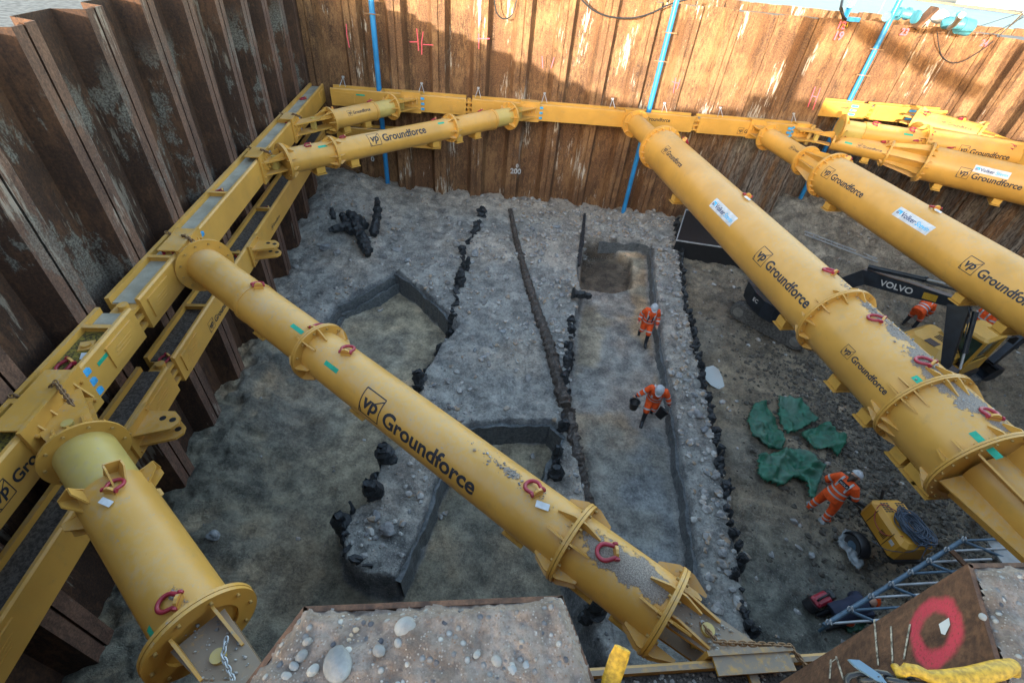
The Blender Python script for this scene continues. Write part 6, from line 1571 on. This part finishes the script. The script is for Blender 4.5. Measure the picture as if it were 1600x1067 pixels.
for k in range(44):
    cx_, cy_ = rr.uniform(-.09,.09), rr.uniform(-.07,.07); ra, rb = rr.uniform(.20,.44), rr.uniform(.11,.26); ph = rr.uniform(-.35,.35); zz = rr.uniform(.0,.14)
    P = [(cx_+ra*math.cos(a)*math.cos(ph)-rb*math.sin(a)*math.sin(ph), cy_+rb*math.sin(a)*math.cos(ph)+ra*math.cos(a)*math.sin(ph), zz+.02*math.sin(3*a+k)) for a in [2*math.pi*q/28 for q in range(28)]]
    cc.sweep(P, .0105, 6, closed=True)
M['cable'] = plain('blue_black_cable', (.045,.065,.10), .45, var=.3)
co = cc.build('cable_coil', M['cable']); co.location = (gc.x+gu.x*.16+gv.x*.05, gc.y+gu.y*.16+gv.y*.05, gg+z0_+hgt+.015); co.rotation_euler = (0, 0, math.atan2(gu.y, gu.x)+.15)
tag(co, 'untidy coil of dark blue black cable piled on the generator lid', 'cable')
T_ = lambda x, y, z: tuple(Vector((gc.x, gc.y, gg))+gu*x+gv*y+Vector((0,0,z)))
rope([T_(-.2,.0,z0_+hgt+.03), T_(-.42,-.30,z0_+hgt+.03), T_(-.2,-.46,z0_+hgt*.6), T_(.15,-.46,z0_+hgt*.55), T_(.35,-.3,z0_+hgt+.03)], .009, 'loose loop of thin red cable over the side of the generator', 'red')
rope([T_(.45,.1,z0_+hgt+.05), T_(.62,-.2,z0_+hgt*.8), T_(.45,-.5,z0_+hgt*.3), T_(.15,-.55,z0_)], .010, 'black cable hanging from the coil over the near corner of the generator', 'cable')
rope([T_(.5,.2,z0_+hgt+.05), T_(.75,.0,z0_+hgt*.6), T_(.70,.3,z0_+hgt*.2), T_(.6,.45,z0_+.1)], .010, 'black cable hanging off the end of the generator', 'cable')
# ---- cloth sheets on the ground
def crumple(pxs, amp, seed, name, mat, label, cat, group=None, st=.035, fold=3.2):
    poly = [tuple(gp(x, y, 0).xy) for x, y in pxs]; xs = [p[0] for p in poly]; ys = [p[1] for p in poly]
    X, Y = np.meshgrid(np.arange(min(xs)-st, max(xs)+st, st), np.arange(min(ys)-st, max(ys)+st, st), indexing='ij')
    d = sdist(X, Y, poly); G_ = ground_z(X, Y)[0]
    wx = fbm(X, Y, 1.4, 2, seed+3)*1.6; a_ = seed*1.3
    rid = 1-np.abs(2*((vnoise(X*math.cos(a_)+Y*math.sin(a_)+wx, (Y*math.cos(a_)-X*math.sin(a_))*.35, fold, seed)))-1)
    rid2 = 1-np.abs(2*vnoise(X+wx, Y-wx, fold*1.9, seed+1)-1)
    rq = random.Random(seed); tri = 0; main = rq.uniform(0, 3.14); lay = 0
    for q_ in range(5):
        an = rq.uniform(0, 6.28); cxm, cym = np.mean(xs)+rq.uniform(-.25, .25), np.mean(ys)+rq.uniform(-.25, .25)
        lay = lay+sm((X-cxm)*math.cos(an)+(Y-cym)*math.sin(an)+.04*wx-rq.uniform(0, .2), 0, .03)*rq.uniform(.02, .06)
    for q_ in range(5):
        an = main+rq.uniform(-.35, .35)+(1.2 if q_ == 4 else 0); fr = rq.uniform(1.2, 4.2)*fold/3.2; u_ = (X*math.cos(an)+Y*math.sin(an)+.25*wx)*fr+rq.uniform(0, 1)
        wgt = rq.uniform(.5, 1)/fr; tri = tri+wgt*(1-np.abs(2*(u_-np.floor(u_))-1)*1.0)**1.6*np.clip(vnoise(X, Y, 1.2, seed+q_)*2-.3, 0, 1)
    Z = G_+.03+lay+amp*sm(d, -.02, .05)*(.06+.75*tri)
    i = np.arange(X.size).reshape(X.shape); k = d > 0; ck = k[:-1,:-1] & k[1:,:-1] & k[1:,1:] & k[:-1,1:]; a1, b1 = np.nonzero(ck)
    f = np.stack([i[a1, b1], i[a1+1, b1], i[a1+1, b1+1], i[a1, b1+1]], -1)
    o_ = Vector((float(np.mean(xs)), float(np.mean(ys)), 0)); co_ = np.stack([X-o_.x, Y-o_.y, Z], -1).reshape(-1, 3)
    used = np.unique(f); re = -np.ones(X.size, int); re[used] = np.arange(len(used))
    mb = MB(); mb._add(co_[used].tolist(), [tuple(int(q) for q in r_) for r_ in re[f]], True); ob = mb.build(name, M[mat]); ob.location = o_
    m = ob.modifiers.new('t', 'SOLIDIFY'); m.thickness = .012; return tag(ob, label, cat, group)
TG = 'green tarpaulins dropped on the earth'
crumple([(1175,632),(1196,627),(1212,652),(1226,690),(1221,706),(1198,702),(1172,684),(1163,662)], .30, 3, 'tarpaulin', 'tarp', 'left green tarpaulin of the upper three, long with a string end', 'tarpaulin', TG)
crumple([(1213,620),(1250,630),(1280,658),(1254,670),(1232,676),(1216,652)], .26, 8, 'tarpaulin', 'tarp', 'upper middle green tarpaulin, paler and dusty, lying flattest', 'tarpaulin', TG)
crumple([(1250,673),(1280,664),(1296,660),(1303,676),(1321,690),(1311,713),(1288,702),(1268,702),(1256,690)], .34, 5, 'tarpaulin', 'tarp', 'rightmost green tarpaulin of the upper three, standing in a peak', 'tarpaulin', TG)
crumple([(1180,715),(1204,708),(1232,702),(1256,706),(1286,735),(1276,768),(1276,784),(1262,778),(1256,752),(1238,750),(1220,764),(1196,756),(1180,745)], .38, 11, 'tarpaulin', 'tarp', 'lower green tarpaulin heaped beside the standing worker', 'tarpaulin', TG)
M['poly'] = plain('dusty_polythene', (.22,.24,.25), .35, var=.25)
crumple([(1322,822),(1336,832),(1348,858),(1353,882),(1342,892),(1326,876),(1314,852),(1311,836)], .22, 21, 'plastic_sheet', 'poly', 'crumpled grey plastic sheet beside the generator wheel', 'plastic sheet', None, .03, 5)
crumple([(1312,955),(1340,950),(1362,958),(1352,985),(1325,990)], .2, 31, 'tarpaulin', 'tarp', 'green cloth bundled under the kneeling worker', 'tarpaulin', None)
# red power tool
p = gp(1278, 940, 0); tl = empty('power_tool', (p.x, p.y, gz(p.x, p.y)), rad(25), 'red and black power tool standing in front of the kneeling worker', 'power tool')
mb = MB(); rbox(mb, (0,0,.28), (.42,.24,.22), .04); mb.build('housing', M['red'], tl); mb = MB(); rbox(mb, (.27,0,.28), (.14,.22,.22), .03); mb.build('battery', M['black'], tl)
mb = MB(); mb.sweep([(-.15,0,.38),(-.1,0,.5),(.12,0,.5),(.17,0,.38)], .022, 8); mb.build('handle', M['black'], tl); mb = MB(); mb.tube((-.28,0,.14),(-.18,0,.30),.15,16); mb.tube((-.05,0,0),(-.05,0,.2),.07,12); mb.build('drum', M['black'], tl)
# puddle
mb = MB(); P = [gp(x, y, 0) for x, y in ((1103,572),(1115,569),(1124,575),(1130,588),(1133,602),(1124,606),(1112,600),(1101,588))]; zz = float(np.mean([gz(q.x, q.y) for q in P]))+.06
mb.prism([(q.x, q.y) for q in P], Matrix.Translation((0, 0, zz)), .02); t = NT('puddle_water'); t.fin((.30,.31,.30), .12); M['puddle'] = t.m; tag(mb.build('puddle', M['puddle']), kind='structure')
# ---- black framed tank at the foot of the back wall
P = [atz(1072, 327, .75), atz(1057, 375, .75), atz(1190, 395, .75), atz(1180, 340, .75)]
tk = empty('settling_tank', (P[0].x, P[0].y, gz(P[0].x+.4, P[0].y-1)), 0, 'black covered tank with pale metal rim at the foot of the back wall', 'tank')
poly = [(q.x, q.y) for q in P]; mb = MB(); mb.prism(poly, Matrix.Translation((0, 0, .28)), .86); mb.build('body', M['black'], tk, world=True)
mb = MB()
for a_, b_ in zip(P, P[1:]+P[:1]): mb.bar(Vector((a_.x, a_.y, .73)), Vector((b_.x, b_.y, .73)), .05, .05)
mb.build('rim', M['galv'], tk, world=True)
# ---- ladders
def ladder(a, b, w_, mat, label, rung=.28, up=(0,0,1), group='ladders lying on the east side'):
    a = Vector(a); b = Vector(b); d = (b-a); L = d.length; d.normalize(); s = Vector(up).cross(d).normalized(); t = empty('ladder', a, 0, label, 'ladder', group)
    for q in (-.5, .5):
        mb = MB(); mb.bar(s*w_*q, d*L+s*w_*q, .03, .07, up); mb.build('stile', M[mat], t)
    k = rung*.5
    while k < L: mb = MB(); mb.tube(d*k-s*w_/2, d*k+s*w_/2, .016, 8); mb.build('rung', M[mat], t); k += rung
    return t
ladder(gp(1252, 374, .3, .35), gp(1366, 414, 0, .25), .36, 'galv', 'bright aluminium ladder lying between the two biggest struts, behind the excavator cab')
ladder(gp(1240, 323, .7, .15), gp(1345, 338, .7, .12), .40, 'exc_dark', 'dark ladder at the foot of the recessed wall by the right blue pipe')
# ---- scaffold stair frame in the near right
sc0, sc1 = atz(1507, 842, 1.25), atz(1287, 977, .95)
sf = empty('scaffold_frame', (sc1.x, sc1.y, gz(sc1.x, sc1.y)), 0, 'blue grey scaffold frame with looped clips along its top tube, beside the painted pile', 'scaffold')
def sb(a, b, r, name='tube', mat='scaf'): mb = MB(); mb.tube(a, b, r, 12); mb.build(name, M[mat], sf, world=True)
sb(sc0, sc1, .045, 'top_tube')
off = Vector((1.0, -.25, -.15)); sb(sc0+off, sc1+off, .04, 'side_tube'); n = 8
dx = atz(1545, 860, 1.2)-atz(1496, 863, 1.2); dx.normalize()
for k in range(n):
    t = .02+k/(n-1)*.96; p = sc0.lerp(sc1, t)
    sb(p, p+dx*1.6-Vector((0,0,.05)), .026, 'rung', 'galv' if k % 3 else 'scaf')
    mb = MB(); c = p+Vector((0,0,.06))
    for q in (-.035, .035): mb.M = Matrix.Translation(c+Vector((q, 0, .02))) @ Matrix.Rotation(.8+q*8, 4, 'Z') @ Matrix.Rotation(.9, 4, 'X'); mb.sweep([(.045*math.cos(a), .045*math.sin(a), 0) for a in [2*math.pi*z/12 for z in range(12)]], .011, 6, closed=True)
    mb.build('clip', M['reflect'], sf, world=True)
    if k in (0, 2, 4, 6): q = p+off; sb(p, q, .034, 'brace'); sb(p, Vector((p.x, p.y, gz(p.x, p.y)-.05)), .03, 'leg')
mb = MB(); mb.bar(atz(1486, 860, 1.3), atz(1508, 882, 1.3), .12, .04); mb.build('toe_board', M['rust_low'], sf, world=True)
mb = MB(); mb.box(sc0+off*.62+Vector((.35,.0,-.02)), (.7, .5, .03)); mb.build('tread', M['grey_steel'], sf, world=True)
# ---- near edge bits
mb = MB(); P = [atz(973, 1012, 8.70), atz(966, 1030, 8.66), atz(955, 1062, 8.60), atz(950, 1090, 8.55)]; o_ = P[0]; mb.sweep([p-o_ for p in P], [(.006,.026),(.008,.03),(.008,.03),(.008,.03)], 8, ref=(0,0,1), smooth=False); sl_ = mb.build('lifting_sling', M['yellow_sling']); sl_.location = o_; tag(sl_, 'yellow webbing sling over the right corner of the central concrete pile top', 'sling')
mb = MB(); P = [atz(x, y, z) for x, y, z in ((1398,1040,8.72),(1404,1052,8.73),(1418,1045,8.75),(1434,1048,8.74),(1450,1056,8.73),(1480,1060,8.74),(1520,1056,8.75),(1560,1046,8.76),(1582,1040,8.75),(1586,1052,8.72))]; o_ = P[0]
mb.sweep([p-o_ for p in P], [.012,.016,.018,.018,.018,.026,.028,.028,.022,.014], 12); hk = mb.build('lifting_hook', M['yellow_sling']); hk.location = o_; tag(hk, 'chipped yellow lifting hook resting on the painted pile at the bottom right', 'hook')
chain('chain', [atz(1330, 1066, 8.7), atz(1365, 1058, 8.72), atz(1400, 1064, 8.72), atz(1440, 1068, 8.7)], 'dark heavy chain beside the yellow hook at the bottom edge', 'black', k=.055, th=.009)
mb = MB(); mb.M = Matrix.Translation(atz(1352, 1046, 8.74)) @ Matrix.Rotation(-.5, 4, 'Z'); mb.prism([(-.05,.0),(-.02,.018),(.04,.012),(.06,-.004),(.03,-.014),(-.03,-.01)], Matrix.Identity(4), .008); cb = mb.build('steel_tag', M['scaf']); tag(cb, 'bent grey steel tag above the heavy chain', 'tag')
sF = wal_s(WF, A.b); pz = ZW-.02
chain('chain', [st_pt for st_pt in (A.W @ Vector((A.sx(1090, 978), .05, .20)), A.W @ Vector((A.sx(1115, 992), -.1, .34)), W2(WF.P, WF.u, WF.n, sF+.45, .62, pz+.08), W2(WF.P, WF.u, WF.n, sF+.62, .35, pz+.0), W2(WF.P, WF.u, WF.n, sF+.70, .05, pz-.1))], 'rusty chain hanging over the near waler at the end of the middle strut', k=.07, th=.010)
chain('chain', [G.W @ Vector((G.sx(350, 1010)+.1, .15, .30)), G.W @ Vector((G.sx(365, 1035), .05, .26)), G.W @ Vector((G.sx(375, 1060)+.2, 0, .22))], 'short grey chain on the plates at the end of the foreground strut', 'galv', k=.06, th=.008)
# ================================================================== FAR SHORE AND UNSEEN SHADE CASTERS BEHIND THE VIEWER
a_, b_ = atz(1420, -3, 2.6), atz(1640, 27, 2.6); d_ = (b_-a_).normalized(); nrm = Vector((-d_.y, d_.x, 0))
if nrm.y < 0: nrm = -nrm
slab('far_shore', [((a_-d_*150).x, (a_-d_*150).y), ((b_+d_*300).x, (b_+d_*300).y), ((b_+d_*300+nrm*160).x, (b_+d_*300+nrm*160).y), ((a_-d_*150+nrm*160).x, (a_-d_*150+nrm*160).y)], 2.7, 'sand')
for i, px in enumerate((1492, 1512, 1534, 1556, 1572, 1590)):
    p = atz(px, 8+(px-1500)*.10, 2.7)+nrm*14; t = empty('harbour_shed', p, math.atan2(d_.y, d_.x), 'small white flat roofed shed on the far shore', 'shed', 'white sheds along the far shore')
    mb = MB(); mb.box((0, 0, 1.6), (7+i % 3*3, 5, 3.2)); mb.build('wall', M['white'], t); mb = MB(); mb.box((0, 0, 3.3), (7.6+i % 3*3, 5.6, .25)); mb.build('roof', M['grey_steel'], t)
rg = empty('shadow_rig', (-.6, -6.8, 8.5), 0, 'tall unseen piling rig added behind the viewer so its mast and jib shade the far wall', 'piling rig')  # unseen machine, added to cast the shadow bands on the far wall
mb = MB(); mb.box((0, 0, 1.0), (3.2, 4.0, 1.3)); mb.build('cab_body', M['exc_yellow'], rg); mb = MB(); mb.box((-1.7, 0, .35), (.7, 4.6, .7)); mb.box((1.7, 0, .35), (.7, 4.6, .7)); mb.build('crawler', M['mudtrack'], rg)
mb = MB(); mb.box((0, 2.2, 2.6), (.75, .7, 4.6)); mb.build('mast', M['exc_dark'], rg)
mb = MB(); mb.bar((.0, 2.2, 5.0), (8.6, 2.6, 2.6), .6, .62); mb.build('jib', M['exc_dark'], rg)

cbx = MB(); cbx.prism([(-.30, 0), (.30, 0), (.28, .12), (.12, .34), (.09, .55), (-.09, .55), (-.12, .34), (-.28, .12)], Matrix(((0,0,1,.2),(1,0,0,-1.75),(0,1,0,8.48),(0,0,0,1))), 4.4)  # unseen barrier, added to keep low sun off the near concrete
tag(cbx.build('shade_barrier', M['concrete']), 'low unseen concrete barrier added just behind the viewer to shade the concrete pile tops', 'barrier')
# post added to block sun leaking between the left and back walls
mb = MB(); mb.box((PB[0]-.22, PB[1]+.06, (WTOP-1.4)/2-.02), (.46, .62, WTOP+1.4)); mb.build('sun_leak_post', M['rust_left'], wl, world=True)
